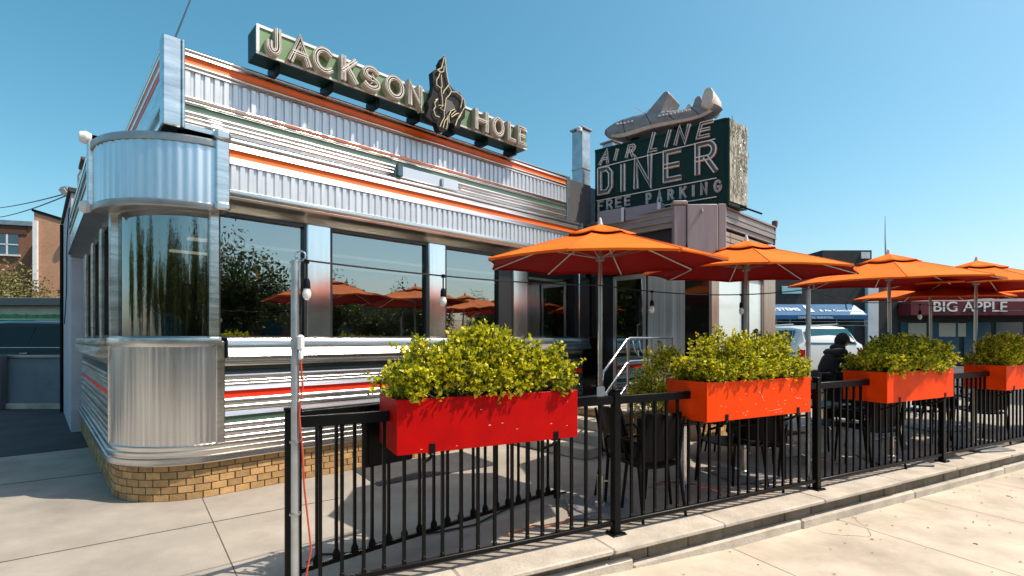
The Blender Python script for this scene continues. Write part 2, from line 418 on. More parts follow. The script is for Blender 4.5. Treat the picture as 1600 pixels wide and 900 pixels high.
# steel lip above the brick
lip = [(-.03, .336), (.045, .338), (.055, .35), (.05, .40), (.035, .405), (.04, .41), (.045, .46), (.03, .468), (.034, .475), (.03, .51), (.0, .525), (-.05, .53)]
mb = MB(FB).path(lip, peri(0)); obj('base_trim', mb, steelh, die)
# band stacks
def ridge(z0, z1, d=.014, n=1, base=0):
    out = []
    for i in range(n):
        a, b = z0+(z1-z0)*i/n, z0+(z1-z0)*(i+1)/n; h = b-a
        out += [(base-.004, a), (base+d*.6, a+h*.12), (base+d, a+h*.35), (base+d, a+h*.65), (base+d*.6, a+h*.88), (base-.004, b)]
    return out
def stack(mb, path, bands):
    for (z0, z1, kind, mi) in bands:
        if kind == 'flat': pr = [(.0, z0), (.0, z1)]
        elif kind == 'in': pr = [(.002, z0-.001), (.001, z0+.001), (.001, z1-.001), (.002, z1+.001)]
        elif kind == 'lip': pr = [(.0, z0), (.016, z0+.006), (.026, z1-.006), (.024, z1), (-.006, z1+.001)]
        elif kind == 'slope': pr = [(-.006, z0), (.02, z0+.004), (.004, z1)]
        else: pr = ridge(z0, z1, n=int(kind[1:]))
        mb.path(pr, path, mi)
lower = [(.508, .57, 'r1', 0), (.57, .635, 'r1', 0), (.635, .695, 'r1', 0), (.695, .757, 'in', 1), (.757, .807, 'slope', 0), (.807, .87, 'r1', 0), (.87, .938, 'r1', 0),
         (.938, 1.007, 'in', 2), (1.007, 1.056, 'slope', 0), (1.056, 1.119, 'r2', 0), (1.119, 1.178, 'r1', 0), (1.178, 1.25, 'in', 3), (1.25, 1.335, 'r1', 0)]
mb = MB(FB); stack(mb, front(XA+.09, 6.9, D0), lower); obj('lower_panel', mb, [steelh, green_p, red_p, dgreen_p], die)
mb = MB(FB); stack(mb, left(KY+.05, YB-1, XL), lower); obj('lower_panel', mb, [steelh, green_p, red_p, dgreen_p], die)
# lower corner column, faintly fluted
mb = MB(FB)
pts = []
for (x, y, nx, ny) in arcpts(RC+.012, 150, -3, 93): pts.append((x, y, nx, ny))
for i, (x, y, nx, ny) in enumerate(pts):
    o_ = .0010*math.sin(i*2*math.pi/6)+.0012*math.sin(i*.31); pts[i] = (x+nx*o_, y+ny*o_, nx, ny)
mb.path([(0, .50), (0, 1.45)], pts); col_low = obj('corner_panel', mb, steelv, die, ang=80)
mb = MB(FB).path([(-.01, 1.44), (.03, 1.45), (.035, 1.5), (.03, 1.53), (.0, 1.545), (-.16, 1.548)], arcpts(RC+.01, 24, -4, 94)); obj('corner_sill', mb, steelh, die)
mb = MB(FB); mb.box(XA+.01, XA+.09, D0-.028, D0+.02, .50, 1.50, bev=.01); obj('corner_strip', mb, steel, die); mb = MB(FB); mb.box(XL-.028, XL+.03, KY+.0, KY+.06, .5, 1.5, bev=.01); obj('corner_strip', mb, steel, die)
# sill
sill = [(-.0, 1.325), (.035, 1.335), (.125, 1.345), (.13, 1.352), (.085, 1.43), (.08, 1.434), (.078, 1.436), (.085, 1.44), (.085, 1.50), (.07, 1.525), (-.11, 1.535)]
mb = MB(FB).path(sill, front(XA+.1, 7.0, D0)); mb.prism  # front sill
mb.add([(XA+.1, D0-o_, z) for o_, z in sill], [tuple(range(len(sill)))])
obj('window_sill', mb, steelh, die)
mb = MB(FB).path(sill, left(KY+.08, YB-1, XL)); mb.add([(XL-o_, KY+.08, z) for o_, z in sill], [tuple(range(len(sill)))]); obj('window_sill', mb, steelh, die)
# windows, D of frames and glass
DF, DG = 5.60, 5.645; ZW0, ZW1 = 1.53, 2.775
wins = [(340, 478), (516, 668), (695, 779), (823, 903)]
for k, (a, b) in enumerate(wins):
    x0, x1 = PX(a, DF), PX(b, DF)
    if k == 2: x1 = PX(800, DF)
    mb = MB(FB)
    mb.box(x0-.001, x0+.022, DF-.01, DG+.03, ZW0, ZW1); mb.box(x1-.022, x1+.001, DF-.01, DG+.03, ZW0, ZW1)
    mb.box(x0+.022, x1-.022, DF-.008, DG+.03, ZW0, ZW0+.02); mb.box(x0+.022, x1-.022, DF-.008, DG+.03, ZW1-.03, ZW1)
    if k == 2: mb.box(PX(779, DF), x1-.023, DF-.006, DG+.03, ZW0+.021, ZW1-.031)
    wf = obj('window', mb, mat('dark_window_frame', (.05, .05, .052), .35, .6), die)
    mb = MB(FB).box(x0+.022, (PX(779, DF) if k == 2 else x1-.022), DG, DG+.006, ZW0+.02, ZW1-.03); obj('pane', mb, glass, wf)
muls = [(XA+.03, PX(340, DF)), (PX(478, DF), PX(516, DF)), (PX(668, DF), PX(695, DF)), (PX(800, DF), PX(823, DF)), (PX(903, DF), PX(944, DF))]
for a, b in muls:
    mb = MB(FB).box(a+.002, b-.002, DF-.03, DG+.06, ZW0+.004, ZW1+.01, bev=.012); obj('mullion', mb, mat('mullion_steel', (.76, .76, .77), .16, 1., var=.08, stretch=(9, 9, .3)), die)
# curved corner glass and its posts
mb = MB(FB).path([(0, 1.54), (0, 2.78)], arcpts(RC-.045, 40, 2, 88)); cg = obj('corner_window', mb, glass, die, ang=80)
mb = MB(FB)
for aa in (0., 90.):
    x, y, nx, ny = arcpts(RC-.03, 1, aa, aa)[0]
    Mx = Matrix.Translation((x, y, 0)) @ Matrix.Rotation(math.atan2(ny, nx), 4, 'Z')
    mb = MB(FB); mb.box(-.04, .05, -.045, .045, 1.53, 2.79, M=Mx, bev=.01); obj('corner_post', mb, steel, die)
mb = MB(FB).path([(.0, 2.73), (.03, 2.735), (.03, 2.80), (0, 2.81)], arcpts(RC-.045, 30, 0, 90)); obj('corner_window_head', mb, steeld, die)
# left wall windows
yy = KY+.12; zt = ZW1
for k in range(4):
    a, b = yy+k*1.2, yy+k*1.2+1.02
    mb = MB(FB); mb.box(XL+.03, XL+.09, a, a+.03, ZW0, zt); mb.box(XL+.03, XL+.09, b-.03, b, ZW0, zt); mb.box(XL+.032, XL+.09, a+.03, b-.03, ZW0, ZW0+.03); mb.box(XL+.032, XL+.09, a+.03, b-.03, zt-.03, zt)
    wf = obj('window', mb, MT['dark_window_frame'], die); mb = MB(FB).box(XL+.06, XL+.066, a+.03, b-.03, ZW0+.03, zt-.03); obj('pane', mb, glass, wf)
    mb = MB(FB).box(XL-.005, XL+.1, b+.002, b+.178, ZW0+.003, zt+.01, bev=.012); obj('mullion', mb, steel, die)
mb = MB(FB).box(XL+.01, XL+.12, yy+4.83, YB-1, .3, 2.8); obj('wall', mb, steeld, die)
# canopy: fascia with cove to the window heads
DC = 5.40
cano = [(2.895, 2.955, 'lip', 0), (3.20, 3.27, 'slope', 0), (3.27, 3.339, 'in', 1), (3.339, 3.40, 'slope', 0), (3.40, 3.46, 'r1', 0)]
def flute(mb, x0, x1, z0, z1, fn, pitch=.08, d=.017, mi=0):
    n = int((x1-x0)/pitch); st = 8; vs = []; fs = []; prof = [0, 0, 1, 1, 1, 1, 1, 0]
    N = n*st+1
    for i in range(N):
        x = x0+(x1-x0)*i/(N-1); o_ = prof[i % st]*d
        for z in (z0, z1): vs.append(fn(x, o_, z))
    for i in range(N-1): fs.append((2*i, 2*i+1, 2*i+3, 2*i+2))
    mb.add(vs, fs, mi)
XC1 = PX(910, DC)
flsteel = mat('fluted_steel', (.65, .67, .70), .40, .55, var=.14, vs=5, stretch=(3, 3, .4), rvar=.06)
mb = MB(FB); stack(mb, front(1.35, XC1, DC), cano); obj('canopy_fascia', mb, [steelh, orange_p], die)
mb = MB(FB); flute(mb, 1.35, XC1, 2.955, 3.20, lambda x, o, z: (x, DC-o+.006, z)); obj('fluted_band', mb, flsteel, die)
cove = [(-.20, 2.775), (-.17, 2.79), (-.11, 2.835), (-.04, 2.855), (.0, 2.856), (.022, 2.862), (.026, 2.885), (.01, 2.897)]
mb = MB(FB).path(cove, front(1.33, XC1, DC)); obj('canopy_cove', mb, mat('cove_steel', (.62, .55, .47), .3, 1., var=.3, stretch=(1, 1, 8)), die)
mb = MB(FB).path([(.004, 3.455), (.012, 3.463), (.0, 3.47), (-.5, 3.485)], front(1.25, XC1, DC)); mb.box(XC1-.02, XC1+.002, DC-.02, 5.6, 2.85, 3.47); obj('canopy_top', mb, steel, die)
mb = MB(FB); mb.box(1.232, 1.352, DC-.045, 5.6, 2.80, 3.40, bev=.012); mb.box(1.222, 1.362, DC-.06, 5.6, 3.40, 3.50, bev=.025); mb.box(1.222, 1.362, DC-.06, 5.6, 2.74, 2.82, bev=.02); obj('canopy_end_block', mb, steel, die)
# left canopy
XCL = .40; LC = [(2.86, 2.93, 'slope', 0), (2.93, 3.16, 'flat', 0), (3.16, 3.20, 'r1', 0), (3.20, 3.26, 'in', 1), (3.26, 3.34, 'slope', 0), (3.34, 3.41, 'in', 1), (3.41, 3.46, 'r1', 0)]
mb = MB(FB); stack(mb, left(KY+.06, YB-.8, XCL), LC); obj('canopy_fascia', mb, [steel, dgreen_p], die)
mb = MB(FB).path([(-.20, 2.775), (-.10, 2.83), (-.02, 2.84), (.03, 2.85), (.0, 2.865)], left(KY+.02, YB-.8, XCL)); mb.box(XCL, XL+.3, YB-.82, YB-.8, 2.8, 3.46); obj('canopy_cove', mb, steeld, die)
mb = MB(FB).path([(.004, 3.455), (.012, 3.463), (0, 3.47), (-.6, 3.49)], left(KY, YB-.8, XCL)); obj('canopy_top', mb, steel, die)
mb = MB(FB); mb.box(XCL-.045, XCL+.2, KY-.01, KY+.075, 2.78, 3.42, bev=.012)
obj('canopy_end_block', mb, steel, die)
mb = MB(FB)
for z in (2.78, 3.44): mb = MB(FB); mb.lathe([(0, -.05), (.045, -.045), (.062, 0), (.045, .045), (0, .05)], M=Matrix.Translation((XCL-.055, KY+.03, z)) @ Matrix.Rotation(R(90), 4, 'Y'), n=16); obj('corner_cap', mb, whitep, die)
# drum over the corner window
rD = RC+.145; mb = MB(FB); pts = []
for i, (x, y, nx, ny) in enumerate(arcpts(rD-.005, 136, -1, 89)):
    o_ = .0028*math.sin(i*2*math.pi/8)+.0016*math.sin(i*.37+1); pts.append((x+nx*o_, y+ny*o_, nx, ny))
mb.path([(0, 2.80), (0, 3.33)], pts); obj('fluted_drum', mb, mat('drum_steel', (.70, .76, .82), .36, .95, var=.12, vs=4, stretch=(2, 2, .3)), die, ang=80)
mb = MB(FB).path([(-.16, 2.74), (-.02, 2.725), (.012, 2.73), (.016, 2.74), (.016, 2.785), (.0, 2.80)], arcpts(rD, 40)); mb.path([(.0, 3.33), (.016, 3.335), (.018, 3.385), (.004, 3.40), (-.3, 3.42)], arcpts(rD, 40)); obj('drum_trim', mb, steeld, die)
mb = MB(FB); pr = arcpts(rD-.02, 30); mb.add([(XA+.05, KY, 3.41), (XA+.05, KY, 2.76)]+[(p[0], p[1], 3.41) for p in pr]+[(p[0], p[1], 2.76) for p in pr],
    [(0, 2+i+1, 2+i) for i in range(30)]+[(1, 33+i, 33+i+1) for i in range(30)]); obj('drum_lid', mb, steeld, die)
# parapet
DP = 5.50; XP0, XP1 = .99, PX(885, DP)
para = [(3.477, 3.52, 'flat', 0), (3.52, 3.565, 'r1', 0), (3.565, 3.608, 'r1', 0), (3.608, 3.651, 'r1', 0), (3.651, 3.707, 'in', 1), (3.707, 3.742, 'r1', 0), (3.742, 3.775, 'lip', 0),
        (4.02, 4.052, 'slope', 0), (4.052, 4.089, 'r1', 0), (4.089, 4.151, 'in', 2), (4.151, 4.19, 'slope', 0), (4.19, 4.225, 'r1', 0)]
mb = MB(FB); stack(mb, front(XP0, XP1, DP), para); obj('parapet_band', mb, [steelh, green_p, orange_p], die)
mb = MB(FB); flute(mb, XP0, XP1, 3.775, 4.02, lambda x, o, z: (x, DP-o+.006, z)); obj('fluted_band', mb, flsteel, die)
mb = MB(FB); mb.box(.83, .975, DP-.05, DP+.12, 3.46, 4.275, bev=.01); mb.box(.975, 1.0, DP-.065, DP+.02, 3.46, 4.27, bev=.006); obj('parapet_corner_post', mb, steel, die)
mb = MB(FB).box(XP1-.01, XP1+.07, DP-.03, DP+.1, 3.46, 4.22, bev=.008); obj('parapet_corner_post', mb, steeld, die)
mb = MB(FB); lp = [(3.477, 3.56, 'r1', 0), (3.56, 3.62, 'in', 3), (3.62, 3.70, 'slope', 0), (3.70, 3.95, 'flat', 0), (3.95, 4.0, 'in', 2), (4.0, 4.06, 'r1', 0), (4.06, 4.11, 'in', 2), (4.11, 4.225, 'r2', 0)]
stack(mb, left(DP+.12, YB-.8, .845), lp); obj('parapet_band', mb, [steel, green_p, red_p, dgreen_p], die)
mb = MB(FB); mb.box(.845, XP1+.05, DP+.008, DP+.09, 4.215, 4.235, bev=.006); mb.box(.84, .93, DP+.09, YB-.8, 4.215, 4.235, bev=.006); obj('parapet_cap', mb, steel, die)
mb = MB(FB); mb.box(.95, 11.5, DP+.15, 14, 3.9, 4.05); mb.box(XA, 7.1, DP+.02, DP+.14, 3.47, 4.2); mb.box(.85, .93, DP+.1, YB-.8, 3.47, 4.2); obj('roof', mb, mat('roof_felt', (.08, .08, .085), .9, var=.2), die)
mb = MB(FB); mb.box(XP1+.07, 7.9, 5.62, 5.7, 3.3, 4.22); mb.box(7.0, 7.08, 5.5, 5.62, 2.8, 3.5); obj('return_wall', mb, galv, die)
# interior
mb = MB(FB); mb.box(.62, 11.3, 10.2, 10.3, 0, 2.85); mb.box(11.3, 11.4, 5.7, 10.3, 0, 2.85); obj('interior_wall', mb, dark_in, die)
def slab(mb, r_, z0, z1):
    pl = [(11.3, D0+RC-r_)]+[(p[0], p[1]) for p in arcpts(r_, 14)]+[(XA-r_, 10.2), (11.3, 10.2)]; n = len(pl)
    mb.add([(x, y, z0) for x, y in pl]+[(x, y, z1) for x, y in pl], [tuple(range(n)), tuple(range(2*n-1, n-1, -1))]+[(i, i+n, (i+1) % n+n, (i+1) % n) for i in range(n)])
mb = MB(FB); slab(mb, RC-.12, .45, .5); obj('interior_floor', mb, mat('interior_tile', (.12, .1, .09), .3), die)
mb = MB(FB); slab(mb, RC-.03, 2.80, 2.82); obj('interior_ceiling', mb, mat('interior_ceiling', (.28, .26, .23), .8), die)
for k, xx in enumerate((1.7, 3.1, 4.5, 5.9)):
    mb = MB(FB); mb.box(xx, xx+.16, 6.0, 7.1, .5, 1.52, bev=.03); mb.box(xx-.35, xx+.5, 6.0, 7.1, .5, .95, bev=.03); obj('booth', mb, int_red, die)
mb = MB(FB); mb.box(1.5, 8, 8.6, 9.1, .5, 1.5, bev=.02); obj('counter', mb, wood, die)
mb = MB(FB)
for yy_ in (7.4, 8.6): mb.box(1.4, 8.5, yy_, yy_+.10, 2.77, 2.798)
obj('ceiling_light', mb, emat('interior_lamp', (1, .85, .6), .6), die)
mb = MB(FB); mb.lathe([(0, 2.20), (.04, 2.20), (.09, 2.24), (.095, 2.29), (.05, 2.36), (.02, 2.4), (0, 2.4)], 1.85, 6.5, 20); obj('pendant_lamp', mb, emat('pendant_glow', (1, .32, .05), 1.0), die)
mb = MB(FB); mb.cyl(1.85, 6.5, 2.4, 2.8, .006, 6); obj('pendant_cord', mb, blackp, die)
xa_, xb_ = PX(368, 5.95), PX(400, 5.95)
mb = MB(FB).box(xa_, xb_, 5.95, 6.0, 2.02, 2.42, bev=.01); mbd = obj('menu_board', mb, mat('oxblood_board', (.30, .05, .03), .5), die)
mb = MB(FB); mb.lathe([(0, 0), (.10, 0), (.10, .006), (0, .008)], M=Matrix.Translation(((xa_+xb_)/2, 5.948, 2.22)) @ Matrix.Rotation(R(90), 4, 'X'), n=24); obj('disc', mb, mat('pale_disc', (.7, .6, .5), .5), mbd)
mb = MB(FB); mb.lathe([(.0, 1.0), (.24, 1.0), (.26, 1.3), (.22, 1.68), (.12, 1.78), (0, 1.80)], .95, 6.35, 24); obj('blue_seat', mb, mat('blue_vinyl', (.02, .20, .38), .4), die)
mb = MB(FB); mb.lathe([(0, 1.4), (.03, 1.4), (.032, 1.72), (.012, 1.80), (0, 1.82)], .78, 6.05, 12); obj('sauce_bottle', mb, red_p, die)
for k in range(3):
    mb = MB(FB); mb.box(1.6+k*1.5, 2.3+k*1.5, 6.3, 7.0, 1.22, 1.25, bev=.008); mb.cyl(1.95+k*1.5, 6.65, .5, 1.22, .04, 10); obj('table', mb, whitep, die)
# rear block with grey wall
rb_ = thing('annex_building', 'pale grey painted rear wing behind the steel diner, seen edge on', 'building', tuple(FB @ Vector((.4, 11, 0))), R(43.3))
mb = MB(FB); mb.box(.42, 11.4, YB-.55, 14.0, 0, 3.88); obj('wall', mb, greyp, rb_)
mb = MB(FB); mb.box(.38, .50, YB-.6, 14.03, 3.88, 3.96, bev=.01); mb.box(.50, 11.4, YB-.6, YB-.48, 3.88, 3.96); obj('roof_edge', mb, mat('dark_coping', (.03, .03, .03), .7), rb_)
mb = MB(FB); mb.box(.6, 1.1, YB-.3, YB+.3, 3.9, 4.5); mb.box(.55, 1.15, YB-.35, YB+.35, 4.5, 4.56, bev=.01); obj('chimney', mb, mat('rusty_vent', (.16, .1, .08), .7, .3, var=.4, vs=8), rb_)
mb = MB(FB); mb.tube([(.39, 13.9, z) for z in (0, 3.85)], .03, 8); mb.tube([(.41, YB-.2, 3.7), (.40, YB+.4, 3.2), (.40, YB+.5, 2.4), (.40, YB+1.4, 1.8)], .008, 5); obj('downpipe', mb, blackp, rb_)

# low cabinet and lamp fixture on the upper band
bx = thing('junction_cabinet', 'shallow white metal cabinet fixed between the two orange bands', 'cabinet', tuple(FB @ Vector((PX(660, 5.42), 5.42, 3.5))), R(43.3))
x0, z1 = rp(FB, 5.42, 622, 264); x1, z0 = rp(FB, 5.42, 716, 304)
mb = MB(FB).box(x0, x1, 5.415, 5.495, 3.49, 3.63, bev=.008); obj('cabinet_body', mb, mat('satin_white_metal', (.66, .68, .72), .3, .5, var=.08), bx)
mb = MB(FB).box(x0-.035, x0+.035, 5.36, 5.42, 3.485, 3.625, bev=.004); obj('hood', mb, mat('dark_steel_hood', (.12, .16, .17), .3, .8), bx)
mb = MB(FB).box(x0+.62, x0+.655, 5.385, 5.415, 3.50, 3.60, bev=.004); mb.lathe([(0, -.03), (.025, -.02), (.025, .0), (0, .0)], M=Matrix.Translation((x0+.95, 5.415, 3.55)) @ Matrix.Rotation(R(90), 4, 'X'), n=12); obj('sensor', mb, steeld, bx)

# ------------------------------------------------------------------ stroke letters
def arc(cx, cy, rx, ry, a0, a1, n=10): return [(cx+rx*math.cos(R(a0+(a1-a0)*i/n)), cy+ry*math.sin(R(a0+(a1-a0)*i/n))) for i in range(n+1)]
GL = {
 'J': [[(.85, 1), (.85, .28)]+arc(.5, .28, .35, .28, 0, -180, 10)[1:]+[(.15, .36)]],
 'A': [[(0, 0), (.5, 1), (1, 0)], [(.2, .36), (.8, .36)]],
 'C': [arc(.5, .5, .5, .5, 50, 310, 16)],
 'K': [[(.05, 0), (.05, 1)], [(.92, 1), (.08, .42)], [(.35, .60), (.98, 0)]],
 'S': [arc(.5, .74, .42, .26, 30, 270, 10)+arc(.5, .24, .44, .24, 90, -150, 10)],
 'O': [arc(.5, .5, .5, .5, 90, 450, 20)[:-1]+['c']],
 'N': [[(.05, 0), (.05, 1), (.95, 0), (.95, 1)]],
 'H': [[(.05, 0), (.05, 1)], [(.95, 0), (.95, 1)], [(.1, .5), (.9, .5)]],
 'L': [[(.1, 1), (.1, 0), (.9, 0)]],
 'E': [[(.92, 1), (.08, 1), (.08, 0), (.92, 0)], [(.14, .5), (.8, .5)]],
 'I': [[(.5, 0), (.5, 1)]],
 'R': [[(.08, 0), (.08, 1), (.62, 1)]+arc(.62, .74, .3, .26, 90, -90, 8)[1:]+[(.14, .48)], [(.55, .46), (.95, 0)]],
 'D': [[(.08, 0), (.08, 1), (.7, 1), (.95, .8), (.95, .2), (.7, 0), 'c']],
 'F': [[(.08, 0), (.08, 1), (.92, 1)], [(.14, .52), (.75, .52)]],
 'P': [[(.08, 0), (.08, 1), (.62, 1)]+arc(.62, .72, .3, .28, 90, -90, 8)[1:]+[(.14, .44)]],
 'G': [arc(.5, .5, .48, .5, 45, 330, 14)+[(.95, .45), (.55, .45)]],
}
def offs(pl, o, closed):
    n = len(pl); out = []
    for i in range(n):
        p = Vector(pl[i])
        a = Vector(pl[i-1]) if (i > 0 or closed) else None; b = Vector(pl[(i+1) % n]) if (i < n-1 or closed) else None
        d1 = (p-a).normalized() if a is not None else None; d2 = (b-p).normalized() if b is not None else None
        if d1 is None: d1 = d2
        if d2 is None: d2 = d1
        n1 = Vector((-d1.y, d1.x)); n2 = Vector((-d2.y, d2.x)); m = n1+n2
        m = n1 if m.length < 1e-6 else m.normalized(); k = o/max(.45, m.dot(n1)); q = p+m*k; out.append((q.x, q.y))
    return out
def letter(ch, M, parent, x, z, wd, ht, sw, depth, yf, mc, mn, shear=0, tubes=2, tr=.0055, kind='letter'):
    """channel letter with neon; face plane y=yf, standing out towards -y"""
    mb = MB(M); nb = MB(M)
    for st in GL[ch]:
        closed = st[-1] == 'c'; st = [q for q in st if q != 'c']
        i_ = sw/2
        pl = [(x+i_+(wd-sw)*a+shear*(i_+(ht-sw)*b), z+i_+(ht-sw)*b) for a, b in st]
        if not closed:                                # square the ends off
            for e, q in ((0, 1), (-1, -2)):
                d = (Vector(pl[e])-Vector(pl[q])).normalized()*sw*.45; pl[e] = (pl[e][0]+d.x, pl[e][1]+d.y)
        L_, R_ = offs(pl, sw/2, closed), offs(pl, -sw/2, closed); Li, Ri = offs(pl, sw/2-.008, closed), offs(pl, -sw/2+.008, closed)
        n = len(pl); yb, yt, yi = yf, yf-depth, yf-depth*.45
        vs = []
        for k in range(n):
            vs += [(L_[k][0], yb, L_[k][1]), (L_[k][0], yt, L_[k][1]), (Li[k][0], yt, Li[k][1]), (Li[k][0], yi, Li[k][1]),
                   (Ri[k][0], yi, Ri[k][1]), (Ri[k][0], yt, Ri[k][1]), (R_[k][0], yt, R_[k][1]), (R_[k][0], yb, R_[k][1])]
        fs = []; fl = []
        for k in range(n if closed else n-1):
            j = (k+1) % n
            for q in range(7): (fl if q == 3 else fs).append((k*8+q, k*8+q+1, j*8+q+1, j*8+q))
        if not closed: fs += [tuple(range(7, -1, -1)), tuple((n-1)*8+q for q in range(8))]
        mb.add(vs, fs+fl); mb.m[-len(fl):] = [1]*len(fl)
        offs_ = [0] if tubes == 1 else ([sw*.2, -sw*.2] if depth > .05 else [sw*.36, -sw*.36])
        for o_ in offs_:
            q = offs(pl, o_, closed); nb.tube([(a, yt-.002, b) for a, b in q], tr, 6, closed)
    l = obj(kind, mb, [mc, mat('letter_floor_cream', (.26, .22, .18), .6, var=.4, vs=10) if depth > .05 else mat('letter_floor_grey', (.17, .16, .16), .6, var=.4, vs=10)], parent, ang=30); obj('neon_tube', nb, mn, l); return l

# ---- JACKSON HOLE roof sign
DS = 5.28
xs0, xs1 = PX(400, DS), PX(823, DS); zs0, zs1 = 4.30, 4.585
js = thing('roof_sign', 'long green roof sign with unlit neon letters reading JACKSON HOLE', 'sign', tuple(FB @ Vector(((xs0+xs1)/2, DS+.1, 4.23))), R(43.3))
mb = MB(FB).box(xs0, xs1, DS+.006, DS+.26, zs0, zs1, bev=.006); obj('sign_box', mb, sdgreen, js)
mb = MB(FB).box(xs0+.03, xs1-.02, DS+.0, DS+.008, zs0+.02, zs1-.03); obj('sign_face', mb, sgreen, js)
mb = MB(FB); mb.box(xs0, xs1, DS-.012, DS+.006, zs1-.028, zs1); mb.box(xs0, xs1, DS-.008, DS+.006, zs0, zs0+.018); mb.box(xs0, xs0+.028, DS-.011, DS+.006, zs0+.019, zs1-.029); obj('trim', mb, whitep, js)
mb = MB(FB)
for i in range(7):
    xx = xs0+.2+i*(xs1-xs0-.4)/6; mb = MB(FB); mb.box(xx, xx+.04, DS+.05, DS+.3, 4.20, zs0+.01); obj('support', mb, blackm, js)
lets = [('J', 412, 441), ('A', 449, 485), ('C', 487, 523), ('K', 530, 558), ('S', 563, 594), ('O', 600, 630), ('N', 635, 659), ('H', 739, 762), ('O', 767, 786), ('L', 790, 805), ('E', 806, 821)]
for ch, a, b in lets:
    x0, x1 = PX(a, DS-.06), PX(b, DS-.06)
    letter(ch, FB, js, x0, zs0-.005, x1-x0, .275, .058, .09, DS-.002, cream, neon)
# bucking horse emblem
def hp(x, y): return rp(FB, DS-.12, 660+x/6.43, 80+y/6.43)
sil = [(215, 55), (240, 80), (250, 240), (282, 330), (325, 385), (385, 412), (430, 480), (442, 560), (436, 665), (402, 700), (382, 770), (335, 768), (318, 720), (285, 715), (262, 790), (190, 806), (165, 770), (150, 715), (90, 690), (45, 650), (75, 560), (62, 500), (100, 440), (122, 340), (112, 200), (150, 170), (188, 170), (185, 110)]
hor = thing('horse_emblem', 'black bucking horse and rider emblem outlined in neon between the two sign words', 'emblem', tuple(FB @ Vector((hp(250, 500)[0], DS-.1, 4.3))), R(43.3))
mb = MB(FB).prism([hp(*p) for p in sil], DS-.10, DS-.014); obj('backing', mb, mat('emblem_black', (.010, .008, .008), .5, var=.5, vs=14, spec=.2), hor)
mb = MB(FB).prism([hp(*p) for p in [(250, 480), (300, 500), (335, 560), (330, 590), (270, 600), (240, 640), (235, 560)]], DS-.108, DS-.1); obj('chest_patch', mb, mat('emblem_grey', (.07, .065, .075), .5), hor)
nl = [[(215, 60), (205, 110), (190, 170), (150, 190), (175, 215), (165, 250), (140, 290), (140, 340), (185, 375), (190, 430), (200, 500), (200, 560)],
      [(225, 75), (235, 180), (250, 280), (265, 340), (215, 400), (205, 430)], [(265, 355), (290, 400), (270, 440), (235, 480), (225, 560), (215, 620)],
      [(290, 410), (340, 412), (385, 450), (420, 500), (425, 560), (400, 600), (380, 570), (395, 510), (395, 470)],
      [(400, 610), (370, 650), (345, 700), (330, 750), (350, 690), (385, 640)], [(265, 720), (262, 650), (285, 600), (320, 585), (335, 600), (290, 640), (290, 665), (340, 630), (365, 625)],
      [(160, 545), (215, 545), (175, 575), (215, 600), (220, 660), (190, 720), (175, 760)], [(250, 670), (225, 700), (205, 770), (240, 780), (250, 700), (250, 650)],
      [(130, 490), (155, 480), (120, 520), (130, 560), (110, 590), (130, 650), (170, 665)], [(185, 240), (195, 350), (185, 380)], [(150, 190), (190, 215), (210, 205), (215, 150)]]
for l in nl: mb = MB(FB).tube([(hp(*p)[0], DS-.125, hp(*p)[1]) for p in l], .0065, 6); obj('neon_tube', mb, mat('cream_neon', (.68, .58, .36), .15), hor)
mb = MB(FB).lathe([(0, 0), (.012, .0), (.014, .02), (0, .035)], *[0, 0], 10, M=Matrix.Translation((hp(215, 60)[0], DS-.12, hp(215, 60)[1]-.01))); obj('hat_tip', mb, red_p, hor)

# ------------------------------------------------------------------ vestibule
VX, VD = 7.10, 3.86                                    # left wall plane; start of chamfer
VX2, VD2 = 7.55, 3.41; VXE = 9.66
ves = thing('entrance_vestibule', 'weathered steel entrance vestibule with chamfered corner standing right of the windows', 'building', tuple(FB @ Vector((7.5, 4.2, 0))), R(43.3))
aged = mat('aged_aluminium', (.33, .285, .27), .5, .45, var=.18, vs=3, stretch=(1, 1, 7), rvar=.05, dirt=.3)
agedl = mat('pale_aged_panel', (.40, .34, .33), .5, .2, var=.14, vs=3, stretch=(5, 5, .4), dirt=.25)
vn = Vector((-1, -1)).normalized()
def vpath(off, cut=0):
    o = off; s2 = math.sqrt(2)
    pl = [(VX, 5.5), (VX, VD), (VX2, VD2), (VXE, VD2), (VXE, 5.5)]
    return [(VX-o, 5.5), (VX-o, VD-o*.414), (VX2-o*.414, VD2-o), (VXE+o, VD2-o), (VXE+o, 5.5)]
def vband(mb, z0, z1, off, mi=None, segs=(0, 1, 2, 3), th=.06):
    p = vpath(off); q = vpath(off-th)
    for i in segs:
        a, b, c, d = p[i], p[i+1], q[i+1], q[i]
        mb.add([(a[0], a[1], z0), (b[0], b[1], z0), (c[0], c[1], z0), (d[0], d[1], z0), (a[0], a[1], z1), (b[0], b[1], z1), (c[0], c[1], z1), (d[0], d[1], z1)],
               [(0, 1, 5, 4), (1, 2, 6, 5), (2, 3, 7, 6), (3, 0, 4, 7), (4, 5, 6, 7), (3, 2, 1, 0)], mi)
mb = MB(FB)
for z0, z1, of in ((3.30, 3.335, .05), (3.337, 3.39, .035), (3.392, 3.44, .045), (3.442, 3.50, .03), (3.502, 3.53, .055), (3.22, 3.298, .02)): vband(mb, z0, z1, of, segs=(0, 2, 3))
obj('fascia', mb, aged, ves)
mb = MB(FB); vband(mb, 2.92, 3.215, -.06, segs=(0, 2, 3)); obj('dark_band', mb, mat('black_panel', (.008, .008, .009), .3), ves)
mb = MB(FB); p = [(VX2+.1, VD2), (VXE-.3, VD2)]
for k in range(3): mb.box(VX2+.08, VXE-.45, VD2+.0, VD2+.03, 2.93+k*.085, 3.005+k*.085, bev=.006)
